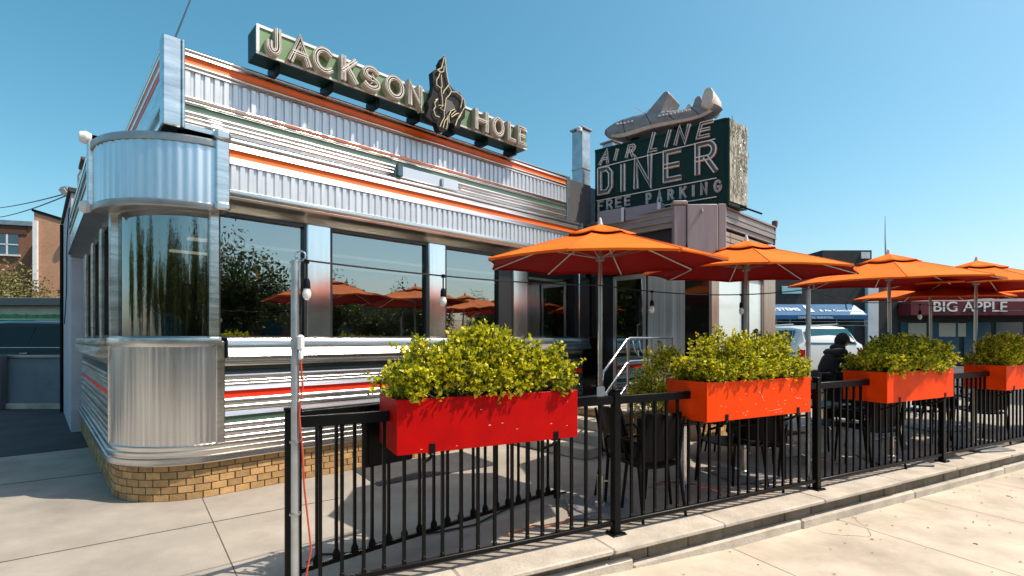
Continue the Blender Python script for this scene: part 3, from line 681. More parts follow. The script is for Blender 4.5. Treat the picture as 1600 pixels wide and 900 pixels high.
obj('louvre', mb, mat('beige_slat', (.34, .27, .23), .6, var=.2), ves)
# chamfer: three upright panels
ca, cb = Vector((VX-.05, VD-.0)), Vector((VX2, VD2-.05)); cd = (cb-ca); cl = cd.length; cd.normalize(); Mc = Matrix.Translation((ca.x, ca.y, 0)) @ Matrix.Rotation(math.atan2(cd.y, cd.x), 4, 'Z')
mb = MB(FB); mb.box(-.04, .14, -.03, .1, 2.70, 3.53, M=Mc, bev=.01); mb.box(.15, cl-.10, -.05, .1, 2.62, 3.54, M=Mc, bev=.012); mb.box(cl-.09, cl+.03, -.035, .1, 2.66, 3.55, M=Mc, bev=.012)
mb.box(-.06, .16, -.05, .1, 3.535, 3.60, M=Mc, bev=.015); obj('corner_panel', mb, agedl, ves)
# lower walls
mb = MB(FB); mb.box(VX+.1, VX+.16, 3.80, 4.44, .5, 2.62); obj('steel_wall', mb, steelv, ves)
dk = MT['black_panel']
mb = MB(FB); mb.box(VX+.02, VX+.16, 3.72, 5.5, 2.60, 2.92); mb.box(VX+.12, VX+.18, 4.44, 4.48, .5, 2.6); mb.box(VX+.12, VX+.18, 5.12, 5.5, .5, 2.6); obj('head_panel', mb, dk, ves)
mb = MB(FB); mb.box(VX+.10, VX+.15, 4.48, 4.54, .5, 2.58, bev=.005); mb.box(VX+.10, VX+.15, 5.06, 5.12, .5, 2.58, bev=.005); mb.box(VX+.10, VX+.15, 4.54, 5.06, 2.5, 2.58); mb.box(VX+.10, VX+.15, 4.54, 5.06, .5, .62); dr = obj('door', mb, alu, ves)
mb = MB(FB).box(VX+.12, VX+.126, 4.54, 5.06, .62, 2.5); obj('pane', mb, glass, dr)
mb = MB(FB).tube([(VX+.10, 4.60, 1.35), (VX+.05, 4.60, 1.36), (VX+.05, 4.60, 1.74), (VX+.10, 4.60, 1.75)], .012, 8); obj('handle', mb, bsteel, dr)
xg = [PX(p, 3.5) for p in (1108, 1120, 1160, 1168, 1190, 1205)]
mb = MB(FB); mb.add([(VX+.1, 3.80, .5), (xg[0], 3.5, .5), (xg[0], 3.5, 2.7), (VX+.1, 3.80, 2.7)], [(0, 1, 2, 3)]); obj('chamfer_glass', mb, mat('black_glass', (.006, .006, .007), .08, spec=.6), ves)
ctx = mat('bronze_steel', (.48, .36, .30), .3, .9, var=.25, stretch=(8, 8, .4))
mb = MB(FB); mb.box(xg[0], xg[1], 3.46, 3.56, .5, 2.9, bev=.01); obj('pilaster', mb, ctx, ves); mb = MB(FB); mb.box(xg[4], xg[5]+.1, 3.46, 3.56, .5, 2.9, bev=.01); obj('pilaster', mb, ctx, ves)
mb = MB(FB); mb.box(xg[2], xg[3], 3.47, 3.55, .5, 2.9); mb.box(xg[1], xg[2], 3.48, 3.55, 1.18, 1.26); mb.box(xg[3], xg[4], 3.48, 3.55, 1.18, 1.26); mb.box(xg[1], xg[4], 3.47, 3.55, 2.55, 2.9); mb.box(xg[1], xg[4], 3.49, 3.55, .5, 1.18); fr = obj('window_frame', mb, MT['dark_window_frame'], ves)
for a, b in ((1, 2), (3, 4)):
    mb = MB(FB).box(xg[a], xg[b], 3.51, 3.516, 1.26, 2.55); obj('pane', mb, mat('frosted_pane', (.62, .72, .74), .12, var=.12, vs=1.5, spec=.7), fr)
mb = MB(FB); mb.box(VXE-.05, VXE, 3.5, 5.5, .3, 3.2); mb.box(VX+.15, VXE, 3.55, 5.5, 3.42, 3.46); mb.box(VX+.2, VXE-.06, 5.3, 5.4, .5, 3.2); obj('wall', mb, agedl, ves)
mb = MB(FB); rr = random.Random(9)
for row in range(7):
    y_ = 3.40+(row % 2)*.07; x_ = 5.84+(row % 2)*.07
    while x_ < VXE-.1:
        e = min(x_+.133, VXE); mb.box(x_, e, 3.94 if e < 7.2 else 3.5, 4.0 if e < 7.2 else 3.56, row*.0695, row*.0695+.061); x_ += .142
    while y_ < 5.3:
        if y_ > 3.95: mb.box(5.80, 5.84, y_, y_+.133, row*.0695, row*.0695+.061)
        y_ += .142
obj('step_brickwork', mb, brick, ves, smooth=False)
mb = MB(FB); mb.box(5.83, 7.25, 3.96, 5.45, 0, .49); mb.box(7.2, VXE-.02, 3.52, 5.4, 0, .49); mb.box(5.78, 7.25, 3.90, 5.47, .49, .53, bev=.01); obj('landing', mb, conc3, ves)
mb = MB(FB)
for k in range(3): mb.box(5.80-(k+1)*.27, 5.80-k*.27-.002, 3.96, 5.40, 0, .40-k*.133, bev=.01)
obj('step', mb, conc3, ves)
mb = MB(FB); mb.lathe([(0, 0), (.04, .0), (.05, .05), (.05, .1), (0, .12)], VXE-.02, VD2+.0, 12, M=Matrix.Translation((VXE+.03, VD2-.03, 3.53))); mb.tube([(VXE+.02, VD2-.02, 3.2), (VXE+.03, VD2-.03, 3.55)], .02, 8); obj('vent_cap', mb, mat('rusty_cap', (.22, .12, .09), .7, var=.4, vs=14), ves)
# stair rail
rail = thing('stair_handrail', 'stainless steel stair railing of sloping pipes beside the entrance steps', 'railing', tuple(FB @ Vector((5.85, 3.92, 0))), R(43.3))
for off in (0, .32, .62):
    mb = MB(FB); z = 1.53-off
    pts = [(5.28+.0, 3.92, max(.0, z-.95))] if off == 0 else []
    pts += [(5.30, 3.92, z-.44), (5.36, 3.92, z-.40), (5.82, 3.92, z-.03), (5.90, 3.92, z), (7.05, 3.92, z)]
    if off == 0: pts = [(5.28, 3.92, .02), (5.285, 3.92, .95)]+pts[1:]
    mb.tube(pts, .017, 10); obj('rail_pipe', mb, bsteel, rail, ang=60)
for x_, zt_ in ((5.86, 1.51), (6.45, 1.52), (7.02, 1.52)): mb = MB(FB).tube([(x_, 3.92, .53), (x_, 3.92, zt_)], .019, 10); obj('upright', mb, bsteel, rail)
mb = MB(FB)
for x_ in (5.95, 6.1): mb.tube([(x_, 3.90, 1.49), (x_-.02, 3.86, 1.36), (x_+.05, 3.84, 1.27), (x_+.09, 3.88, 1.36)], .008, 6)
obj('hook', mb, bsteel, rail)

# ------------------------------------------------------------------ AIR LINE DINER sign
SW, ST = 2.23, .57; Z0s = rp(FS, 0, 1138, 319)[1]; Z1s = rp(FS, 0, 1138, 184)[1]
ds = thing('diner_sign', 'large dark green box sign reading AIR LINE DINER FREE PARKING on the entrance roof', 'sign', tuple(FS @ Vector((SW/2, ST/2, 3.5))), R(-37))
Z0s = min(Z0s, 3.62)
mb = MB(FS).add([(0, 0, Z0s), (SW, 0, Z0s), (SW+.14, ST, Z0s), (.14, ST, Z0s), (0, 0, Z1s), (SW, 0, Z1s), (SW+.14, ST, Z1s), (.14, ST, Z1s)], [(3, 2, 1, 0), (4, 5, 6, 7), (0, 1, 5, 4), (1, 2, 6, 5), (2, 3, 7, 6), (3, 0, 4, 7)])
obj('sign_box', mb, sdgreen, ds)
mb = MB(FS); mb.box(SW-.03, SW+.012, -.012, .02, Z0s, Z1s); mb.box(0, SW-.031, -.011, .02, Z1s-.03, Z1s+.01); mb.box(0, SW-.031, -.011, .02, Z0s-.01, Z0s+.03); obj('edge_trim', mb, sdgreen, ds)
def zp(x, y, yl=-.03): return rp(FS, yl, 930+x/4.284, 130+y/4.284)
def word(items, sw, depth, mc, shear=0, tr=.007, tubes=2):
    for ch, xa, xb, yt, yb in items:
        x0, zb = zp(xa, yb); x1, _ = zp(xb, yb); _, zt = zp(xa, yt)
        letter(ch, FS, ds, x0, zb, max(x1-x0, sw*1.02), zt-zb, sw, depth, -.001, mc, neon, shear=shear, tubes=tubes, tr=tr)
word([('A', 22, 88, 458, 552), ('I', 112, 148, 446, 523), ('R', 195, 258, 420, 505)], .045, .035, lilac, .28)
word([('L', 345, 415, 340, 468), ('I', 445, 495, 325, 435), ('N', 520, 610, 300, 420), ('E', 665, 770, 272, 380)], .05, .035, lilac, .28)
word([('D', 8, 122, 572, 755), ('I', 166, 206, 545, 730), ('N', 252, 388, 498, 712), ('E', 445, 585, 455, 672), ('R', 655, 825, 405, 622)], .085, .04, lilac, 0, .010)
word([('F', 12, 58, 792, 860), ('R', 70, 116, 780, 848), ('E', 130, 178, 768, 836), ('E', 190, 238, 757, 824)], .03, .025, lilac, .0, .004, 1)
word([('P', 335, 378, 737, 812), ('A', 410, 448, 722, 800), ('R', 480, 526, 712, 785), ('K', 560, 612, 694, 775), ('I', 645, 665, 682, 760), ('N', 700, 752, 668, 750), ('G', 790, 848, 650, 735)], .036, .028, lilac, .0, .004, 1)
mb = MB(FS)
for a, b in (((22, 566), (805, 372)), ((10, 788), (812, 634)), ((200, 862), (812, 760))):
    p, q = zp(*a), zp(*b); mb.tube([(p[0], -.03, p[1]), ((p[0]+q[0])/2, -.03, (p[1]+q[1])/2), (q[0], -.03, q[1])], .009, 6)
obj('neon_line', mb, neon, ds)
# peeling end face
mb = MB(FS); rr = random.Random(4)
ew = math.hypot(.14, ST)
Me = Matrix.Translation((SW, 0, 0)) @ Matrix.Rotation(math.atan2(ST, .14), 4, 'Z')
mb.box(.015, ew-.03, -.02, -.001, Z0s+.05, Z1s-.01, M=Me); ef = obj('end_panel', mb, mat('peeling_cream_paint', (.55, .54, .46), .7, col2=(.12, .16, .10), vs=11, stretch=(1, 1, .6), bump=.9, bs=24), ds)
mb = MB(FS)
for i in range(70):
    x = rr.uniform(.04, ew-.06); z = rr.uniform(Z0s+.1, Z1s-.12); pts = []
    for k in range(5): pts.append(Me @ Vector((x, -.03-rr.random()*.02, z))); x = min(max(x+rr.uniform(-.035, .035), .03), ew-.04); z += rr.uniform(.015, .05)
    mb.tube(pts, .006, 5)
obj('end_neon', mb, mat('old_neon', (.50, .49, .43), .4, var=.4, vs=20), ds)
mb = MB(FS)
for x_, y_ in ((.3, .3), (1.2, .3), (SW-.15, .3)): mb.box(x_-.03, x_+.03, y_-.03, y_+.03, 3.45, Z0s)
mb.tube([(SW+.05, .35, Z0s+.05), (SW+.35, .6, 3.46)], .015, 6); obj('support_post', mb, blackm, ds)
# boxes before the sign foot
def signbox(name, label, x0, x1, y0, y1, yl, th, m):
    a, zt = rp(FS, yl, x0, y0); b, _ = rp(FS, yl, x1, y0); _, zb = rp(FS, yl, x0, y1)
    t = thing(name, label, 'box', tuple(FS @ Vector(((a+b)/2, yl, zb))), R(-37))
    mb = MB(FS).box(a, b, yl, yl+th, zb, zt, bev=.006); obj('box_body', mb, m, t)
    mb = MB(FS).box(b-.05, b-.002, yl-.008, yl+th+.004, zb+.01, zt+.004, bev=.003); obj('end_cap', mb, whitep, t)
    return t
gm = mat('grey_lilac_metal', (.30, .28, .31), .5, .2, var=.15, dirt=.2)
signbox('ballast_box', 'narrow grey transformer box under the left end of the diner sign', 933, 975, 331, 353, -.30, .16, gm)
signbox('ballast_box', 'wider grey transformer box with white end under the word PARKING', 977, 1032, 325, 345, -.32, .18, gm)

# ---- aeroplane on the sign
pl_m = mat('weathered_aircraft_paint', (.30, .28, .285), .5, .15, var=.3, vs=6, dirt=.35)
pl_l = mat('lit_belly_tone', (.66, .58, .50), .5, var=.25, vs=5, dirt=.3)
pln = thing('aeroplane_model', 'grey and cream model propeller aeroplane perched on top of the diner sign', 'model aeroplane', tuple(FS @ Vector((1.1, .2, Z1s))), R(-37))
def ap(x, y, yl=.1): return rp(FS, yl, 930+x/4.284, 130+y/4.284)
top = [(45, 318), (62, 300), (90, 285), (140, 258), (190, 240), (240, 225), (290, 212), (340, 200), (400, 192), (470, 188), (560, 180), (640, 160), (700, 135), (745, 110)]
bot = [(48, 335), (70, 352), (110, 365), (160, 377), (215, 370), (290, 350), (340, 330), (400, 315), (470, 300), (560, 280), (640, 262), (720, 235), (790, 190), (835, 150)]
# fuselage lofted as rounded sections between the two outlines
mb = MB(FS); vs = []; fs = []; n = 14; K = len(top); wd = [.03, .09, .14, .18, .19, .2, .2, .2, .2, .19, .18, .16, .13, .1]
for i in range(K):
    (xt, zt), (xb, zb) = ap(*top[i]), ap(*bot[i]); c = Vector(((xt+xb)/2, .22, (zt+zb)/2)); h = Vector(((xt-xb)/2, 0, (zt-zb)/2))
    for k in range(n):
        a = 2*math.pi*k/n; ca, sa = math.cos(a), math.sin(a); ca = math.copysign(abs(ca)**.42, ca); sa = math.copysign(abs(sa)**.5, sa)
        vs.append(c+h*sa+Vector((0, -wd[i]*ca, 0)))
for i in range(K-1):
    for k in range(n): fs.append((i*n+k, i*n+(k+1) % n, (i+1)*n+(k+1) % n, (i+1)*n+k))
fs += [tuple(range(n)), tuple((K-1)*n+k for k in range(n-1, -1, -1))]
mb.add(vs, fs); fu = obj('fuselage', mb, pl_m, pln, ang=35)
for i in (1, 4, 7, 9, 11):
    mb = MB(FS); rg = [vs[i*n+k]+(vs[i*n+k]-sum((vs[i*n+q] for q in range(n)), Vector())/n).normalized()*.002 for k in range(n)]; mb.tube(rg, .0045, 5, True); obj('panel_seam', mb, blackm, fu)
mb = MB(FS); vb = []
for i in range(2, K-1):
    (xt, zt), (xb, zb) = ap(*top[i]), ap(*bot[i]); yb_ = .22-wd[i]*1.02
    vb += [(xb+(xt-xb)*.06, yb_+.02, zb+(zt-zb)*.06), (xb+(xt-xb)*.22, yb_-.004, zb+(zt-zb)*.22)]
mb.add(vb, [(2*i, 2*i+2, 2*i+3, 2*i+1) for i in range(len(vb)//2-1)]); obj('lit_belly_strip', mb, pl_l, fu)  # light on the belly drawn as a pale strip
mb = MB(FS).prism([ap(*p, .1) for p in [(345, 215), (470, 66), (482, 60), (496, 62), (506, 80), (478, 130), (450, 200), (400, 230)]], .04, .56, inset=.06, bulge=.05); obj('wing', mb, [pl_m], pln)
mb = MB(FS).prism([ap(*p, .1) for p in [(715, 165), (728, 90), (745, 50), (765, 38), (785, 42), (800, 66), (800, 110), (785, 160), (760, 185)]], .02, .50, inset=.06, bulge=.05); obj('tail_fin', mb, pl_l, pln)
mb = MB(FS).prism([ap(*p, .15) for p in [(655, 165), (672, 110), (690, 90), (710, 92), (722, 120), (715, 160)]], .1, .3, inset=.12, bulge=.15); obj('tail_fin', mb, pl_m, pln)
mb = MB(FS).prism([ap(*p, .12) for p in [(605, 175), (622, 142), (640, 140), (655, 165)]], .1, .26, inset=.12, bulge=.15); obj('antenna_fairing', mb, pl_l, pln)
mb = MB(FS)
for (x, y) in [(150, 275), (175, 272), (200, 270), (225, 262), (250, 258)]+[(432+i*25, 222-i*5) for i in range(9)]:
    xx, zz = ap(x, y, .03); mb.lathe([(0, -.012), (.016, -.01), (.016, .03), (0, .03)], M=Matrix.Translation((xx, .022, zz)) @ Matrix.Rotation(R(90), 4, 'X'), n=10)
obj('porthole', mb, whitep, pln)
mb = MB(FS); 
for x, y in ((272, 372), (560, 300)):
    xx, zz = ap(x, y, .22); mb.box(xx-.06, xx+.06, .16, .28, Z1s-.0, zz+.12)
obj('mount', mb, blackm, pln)
mb = MB(FS)
for a, b in (((335, 205), (480, 62)), ((275, 210), (272, 160)), ((275, 165), (340, 205))):
    p, q = ap(*a, .1), ap(*b, .1); mb.tube([(p[0], .05, p[1]), (q[0], .3, q[1])], .006, 5)
obj('guy_wire', mb, steeld, pln)

# ------------------------------------------------------------------ rooftop ducts, lamps, wires
def wpt(px, py, Y): return Vector(((px-800)/FPX*Y, Y, CAMZ+(HZ-py)/FPX*Y))
p = wpt(908, 300, 9.3); t = thing('roof_flue', 'tall square galvanised flue with cap left of the diner sign', 'flue', (p.x, p.y, 3.9), R(43.3))
M_ = Matrix.Translation((p.x, p.y, 0)) @ Matrix.Rotation(R(43.3), 4, 'Z')
zt = wpt(908, 206, 9.3).z
mb = MB(M_); mb.box(-.115, .115, -.12, .12, 3.9, zt-.02, bev=.004); mb.box(-.125, .125, -.13, .13, 4.6, 4.62); obj('flue_pipe', mb, galv, t)
mb = MB(M_).box(-.15, .15, -.155, .155, zt, zt+.035, bev=.01); obj('flue_cap', mb, steeld, t)
mb = MB(M_).lathe([(0, -.05), (.05, -.03), (.05, .03), (.02, .05), (0, .05)], 0, 0, 12, M=Matrix.Translation((-.17, -.1, zt-.04))); obj('camera_dome', mb, whitep, t)
p = wpt(955, 236, 10.2); t = thing('roof_vent', 'short galvanised roof vent peeping over the diner sign', 'vent', (p.x, p.y, 4.0), R(43.3)); M_ = Matrix.Translation((p.x, p.y, 0)) @ Matrix.Rotation(R(43.3), 4, 'Z')
zt = wpt(955, 226, 10.2).z
mb = MB(M_).box(-.12, .12, -.12, .12, 4.0, zt, bev=.004); obj('vent_pipe', mb, galv, t); mb = MB(M_).box(-.17, .17, -.17, .17, zt, zt+.03, bev=.01); obj('vent_cap', mb, steeld, t)
# floodlight
p = wpt(104, 298, 10.6); t = thing('floodlight', 'small white floodlight on an arm at the rear roof corner', 'floodlight', tuple(p))
M_ = Matrix.Translation(p) @ Matrix.Rotation(R(-25), 4, 'Z') @ Matrix.Rotation(R(35), 4, 'X')
mb = MB(M_).box(-.13, .13, -.06, .06, -.09, .09, bev=.03); obj('lamp_head', mb, steeld, t); mb = MB(M_).box(-.11, .11, -.068, -.061, -.07, .07); obj('lens', mb, whitep, t)
q = wpt(128, 305, 10.6); mb = MB().tube([p, (p+q)/2+Vector((0, 0, -.03)), q, q+Vector((.25, .3, -.1))], .022, 6); obj('arm', mb, steeld, t)
mb = MB().tube([wpt(125, 292, 10.2)+Vector((0, 0, -.6)), wpt(122, 275, 10.2), wpt(128, 263, 10.2), wpt(140, 259, 10.2), wpt(152, 262, 10.2)], .018, 8)
solo('conduit_mast', mb, alu, 'curved grey conduit rising over the rear roof corner', 'conduit', tuple(wpt(125, 292, 10.2)))
def cable(name, a, b, sag, r, label, m=wirem, n=24, cat='cable', group=None):
    a, b = Vector(a), Vector(b); mb = MB().tube([a.lerp(b, i/n)+Vector((0, 0, -sag*4*(i/n)*(1-i/n))) for i in range(n+1)], r, 5); return solo(name, mb, m, label, cat, tuple(a), group)
cable('power_line', wpt(-60, 322, 30), wpt(112, 300, 10.8), .25, .014, 'upper black power line running left from the rear roof corner')
cable('power_line', wpt(-60, 334, 30), wpt(112, 302, 10.8), .4, .014, 'lower black power line running left from the rear roof corner')
cable('power_line', wpt(270, 68, 4.9), wpt(345, -130, 12), .05, .008, 'black service cable rising steeply from the parapet corner post')

# ------------------------------------------------------------------ fence
DFN = 3.138
posts = [.19, 2.515, 5.06, 7.58, 10.1, 12.62]
PLA = [(.751, 2.03), (3.30, 4.67), (5.97, 7.40), (8.81, 10.15), (11.3, 12.6)]
fen = thing('metal_fence', 'black metal fence of square bars along the kerb, carrying the planters', 'fence', tuple(FF @ Vector((.19, DFN, 0))), R(27.13))
for s_ in posts:
    mb = MB(FF); mb.box(s_-.03, s_+.03, DFN-.03, DFN+.03, .012, 1.115, bev=.004); mb.box(s_-.035, s_+.035, DFN-.035, DFN+.035, 1.115, 1.135, bev=.006); po = obj('post', mb, blackm, fen)
    mb = MB(FF); mb.box(s_-.065, s_+.065, DFN-.06, DFN+.06, .005, .014, bev=.002)
    for a in (-.048, .048):
        for b in (-.045, .045): mb.cyl(s_+a, DFN+b, .014, .024, .009, 6)
    obj('base_plate', mb, blackm, po)
def planter_over(s_): return any(a-.02 < s_ < b+.02 for a, b in PLA)
for i in range(len(posts)-1):
    a, b = posts[i]+.03, posts[i+1]-.03
    cuts = [a]+[c for pa in PLA for c in pa if a < c < b]+[b]
    for k in range(0, len(cuts)-1, 2 if len(cuts) > 2 else 1):
        mb = MB(FF).box(cuts[k]+.001, cuts[k+1]-.001, DFN-.02, DFN+.02, 1.015, 1.08, bev=.004); obj('top_rail', mb, blackm, fen)
    mb = MB(FF).box(a, b, DFN-.016, DFN+.016, .075, .108, bev=.004); obj('bottom_rail', mb, blackm, fen)
    n = int(round((b-a)/.123))
    for k in range(1, n):
        s_ = a+(b-a)*k/n+random.uniform(-.004, .004); zt = .835 if planter_over(s_) else 1.016
        mb = MB(FF); mb.box(s_-.010, s_+.010, DFN-.010, DFN+.010, .106, zt); mb.box(s_-.0125, s_+.0125, DFN-.0125, DFN+.0125, zt-.035, zt-.001, bev=.003); mb.box(s_-.0125, s_+.0125, DFN-.0125, DFN+.0125, .107, .135, bev=.003)
        obj('baluster', mb, blackm, fen)
# inner fence, parallel with the diner front
FI = Matrix.Translation((-1.33, 3.12, 0)) @ Matrix.Rotation(R(43.5), 4, 'Z'); LI = 2.42
fin = thing('inner_fence', 'shorter black fence with ball footed bars running back beside the doorstep path', 'fence', (-1.33, 3.12, 0), R(43.5))
for s_ in (0, LI):
    mb = MB(FI); mb.box(s_-.025, s_+.025, -.025, .025, .01, 1.10, bev=.004); obj('post', mb, blackm, fin)
mb = MB(FI).box(.025, LI-.025, -.018, .018, 1.02, 1.075, bev=.004); obj('top_rail', mb, blackm, fin)
mb = MB(FI).box(.025, LI-.025, -.015, .015, .07, .10, bev=.004); obj('bottom_rail', mb, blackm, fin)
for k in range(1, 19):
    s_ = k*LI/19; mb = MB(FI); mb.box(s_-.009, s_+.009, -.009, .009, .10, 1.02); mb.lathe([(0, .10), (.024, .10), (.026, .125), (.012, .16), (0, .16)], s_, 0, 8); mb.lathe([(0, .98), (.014, .98), (.02, 1.01), (0, 1.02)], s_, 0, 8); obj('baluster', mb, blackm, fin)
mb = MB(FI); mb.box(.43, .80, -.06, -.019, .66, 1.0, bev=.008); mb.box(.45, .78, -.066, -.06, .68, .98)
mbx = solo('wall_box', mb, blackp, 'black flat box hung on the inner fence behind the red planter', 'box', tuple(FI @ Vector((.6, -.04, .66))))

# string light poles
def pole(px, py, Y, label, foot=None):
    p = wpt(px, py, Y); t = thing('string_light_pole', label, 'pole', (p.x, p.y, 0), group='string light poles strapped to the fence')
    mb = MB().cyl(p.x, p.y, 0, p.z, .0215, 14); obj('pipe', mb, galv, t)
    mb = MB(); mb.tube([(p.x, p.y, p.z-.02), (p.x+.01, p.y, p.z+.02)], .008, 6)
    mb.tube([(p.x+.03+.028*math.cos(a), p.y, p.z+.025+.028*math.sin(a)) for a in np.linspace(0, 6.28, 15)[:-1]], .005, 6, True); obj('eye_hook', mb, bsteel, t)
    mb = MB(); 
    for z in (.55, .95): mb.lathe([(.023, z), (.03, z), (.03, z+.012), (.023, z+.012)], p.x, p.y, 12)
    obj('strap', mb, steeld, t); return t, p
pA, a_ = pole(461, 407, 2.80, 'grey pipe pole at the left end fence post, with a ring hook on top')
pB, b_ = pole(1263, 452, 5.16, 'grey pipe pole between the second and third planters')
pC, c_ = pole(1790, 475, 9.2, 'grey pipe pole at the far right end of the fence')
u1 = Vector((.79, 4.53, 0))
HB = {}
def bulb(p, drop, label):
    t = thing('string_light_bulb', label, 'light bulb', tuple(p), group='bulbs of the string lights')
    mb = MB().tube([p, p+Vector((0, 0, -drop))], .005, 6); obj('cord', mb, wirem, t)
    q = p+Vector((0, 0, -drop)); mb = MB().lathe([(0, 0), (.012, 0), (.018, -.02), (.019, -.055), (0, -.055)], q.x, q.y, 12, M=Matrix.Translation(q)); obj('socket', mb, blackp, t)
    mb = MB().lathe([(0, -.05), (.014, -.055), (.024, -.08), (.022, -.1), (.010, -.118), (0, -.12)], 0, 0, 14, M=Matrix.Translation(q)); obj('globe', mb, bulbg, t)
    mb = MB().lathe([(0, .012), (.014, .008), (.014, -.012), (0, -.014)], 0, 0, 8, M=Matrix.Translation(p)); obj('clip', mb, blackp, t)
def strung(pts, label, n=14):
    out = []
    for a, b, sag in pts:
        a, b = Vector(a), Vector(b)
        for i in range(n+1): out.append(a.lerp(b, i/n)+Vector((0, 0, -sag*4*(i/n)*(1-i/n))))
    mb = MB().tube(out, .0055, 5); solo('string_light_wire', mb, wirem, label, 'cable', tuple(pts[0][0])); return out
A0 = a_+Vector((.03, 0, .005)); U1t = Vector((.81, 4.50, wpt(932, 446, 4.5).z)); B0 = b_+Vector((0, 0, .0)); U3t = Vector((4.75, 6.28, 1.98))
w1 = strung([(A0, U1t, .03)], 'black light string from the left pole to the first umbrella')
w2 = strung([(U1t, B0, .07)], 'black light string from the first umbrella to the pole by the second planter')
w3 = strung([(B0, U3t, .06), (U3t, c_, .12)], 'black light string passing under the far right umbrellas')
def near(ws, px): return min(ws, key=lambda p: abs(800+FPX*p.x/p.y-px))
bulb(w1[0]+Vector((.035, .0, -.01)), .095, 'hanging bulb right beside the left pole hook')
bulb(near(w1, 700), .085, 'hanging bulb above the red planter, against a window')
bulb(near(w2, 1028), .08, 'hanging bulb before the entrance door between two umbrellas')
bulb(near(w2, 1152), .075, 'hanging bulb before the bright vestibule window')
bulb(near(w3, 1420), .075, 'hanging bulb under the middle right umbrella')
# adapter plug and cord down the left pole
mb = MB(); q = a_+Vector((.035, -.01, -.5)); mb.box(q.x-.02, q.x+.02, q.y-.015, q.y+.015, q.z, q.z+.09, bev=.012); mb.box(q.x-.013, q.x+.013, q.y-.012, q.y+.012, q.z-.05, q.z, bev=.008)
solo('plug_adapter', mb, whitep, 'white plug adapter taped to the left light pole', 'plug', tuple(q))
mb = MB().tube([a_+Vector((.035, 0, -.1)), q+Vector((.005, 0, .3)), q+Vector((0, 0, .09))], .004, 6); solo('feed_wire', mb, wirem, 'thin black feed wire hanging down the left pole to the plug', 'cable', tuple(q))
mb = MB().tube([q+Vector((0, 0, -.05)), q+Vector((.012, 0, -.2)), q+Vector((-.008, 0, -.35)), q+Vector((.01, 0, -.55)), q+Vector((.02, .0, -.75)), q+Vector((.05, .02, -1.1)), q+Vector((.02, .0, -1.30)), q+Vector((-.02, .0, -1.42))], .0055, 6, mi=0)
solo('power_cable', mb, cordm, 'red extension cord dropping from the plug beside the left pole', 'cord', tuple(q))
mb = MB(); pts = []; rr = random.Random(8)
for (px, py) in [(480, 880), (500, 868), (545, 866), (600, 848), (640, 838), (690, 832), (740, 822), (800, 792), (850, 775), (885, 770)]: Y = CAMZ*FPX/(py-HZ); pts.append(Vector(((px-800)/FPX*Y, Y, .008)))
mb.tube(pts, .008, 6); solo('floor_cable', mb, wirem, 'black cable snaking over the shaded patio inside the fence', 'cable', tuple(pts[0]))
mb = MB(); pts = []
for (px, py) in [(790, 838), (830, 822), (850, 825), (880, 818), (905, 800), (940, 806)]: Y = CAMZ*FPX/(py-HZ); pts.append(Vector(((px-800)/FPX*Y, Y, .01)))
mb.tube(pts, .008, 6); solo('power_cable', mb, cordo, 'salmon coloured cord lying by the first umbrella base', 'cord', tuple(pts[0]))
# mat
Mm = Matrix.Translation((-1.02, 6.0, 0)) @ Matrix.Rotation(R(36), 4, 'Z'); mb = MB(Mm); mb.box(-.75, .75, -.42, .42, 0, .008)
for k in range(20): mb.box(-.73, .73, -.41+k*.0415, -.39+k*.0415, .008, .016)
solo('floor_mat', mb, mat('grey_mat', (.07, .07, .075), .8, var=.3), 'dark ribbed floor mat on the patio before the diner wall', 'mat', (-1.02, 6.0, 0))

# ------------------------------------------------------------------ leaves
def leaves_mesh(name, cen, axs, ln, wd, rs, m, parent=None, loc=(0, 0, 0), fold=.35):
    """many folded leaves: centre, direction, length, width"""
    n = len(cen); r = rs.normal(size=(n, 3)); side = np.cross(axs, r); side /= np.linalg.norm(side, axis=1)[:, None]+1e-9; nor = np.cross(side, axs)
    ln = ln[:, None]; wd = wd[:, None]
    base = cen; tip = cen+axs*ln; mid = cen+axs*ln*.5
    L_ = mid+side*wd+nor*wd*fold; R_ = mid-side*wd+nor*wd*fold
    V = np.stack([base, R_, tip, L_], 1).reshape(-1, 3)
    idx = np.arange(n)*4; F = np.stack([np.stack([idx, idx+1, idx+2], 1), np.stack([idx, idx+2, idx+3], 1)], 1).reshape(-1, 3)
    me = bpy.data.meshes.new(name); me.from_pydata(V.tolist(), [], F.tolist()); me.materials.append(m); me.update()
    o = bpy.data.objects.new(name, me); COL.objects.link(o)
    if parent: o.parent = parent
    return o
def unit(v): return v/(np.linalg.norm(v, axis=-1, keepdims=True)+1e-9)
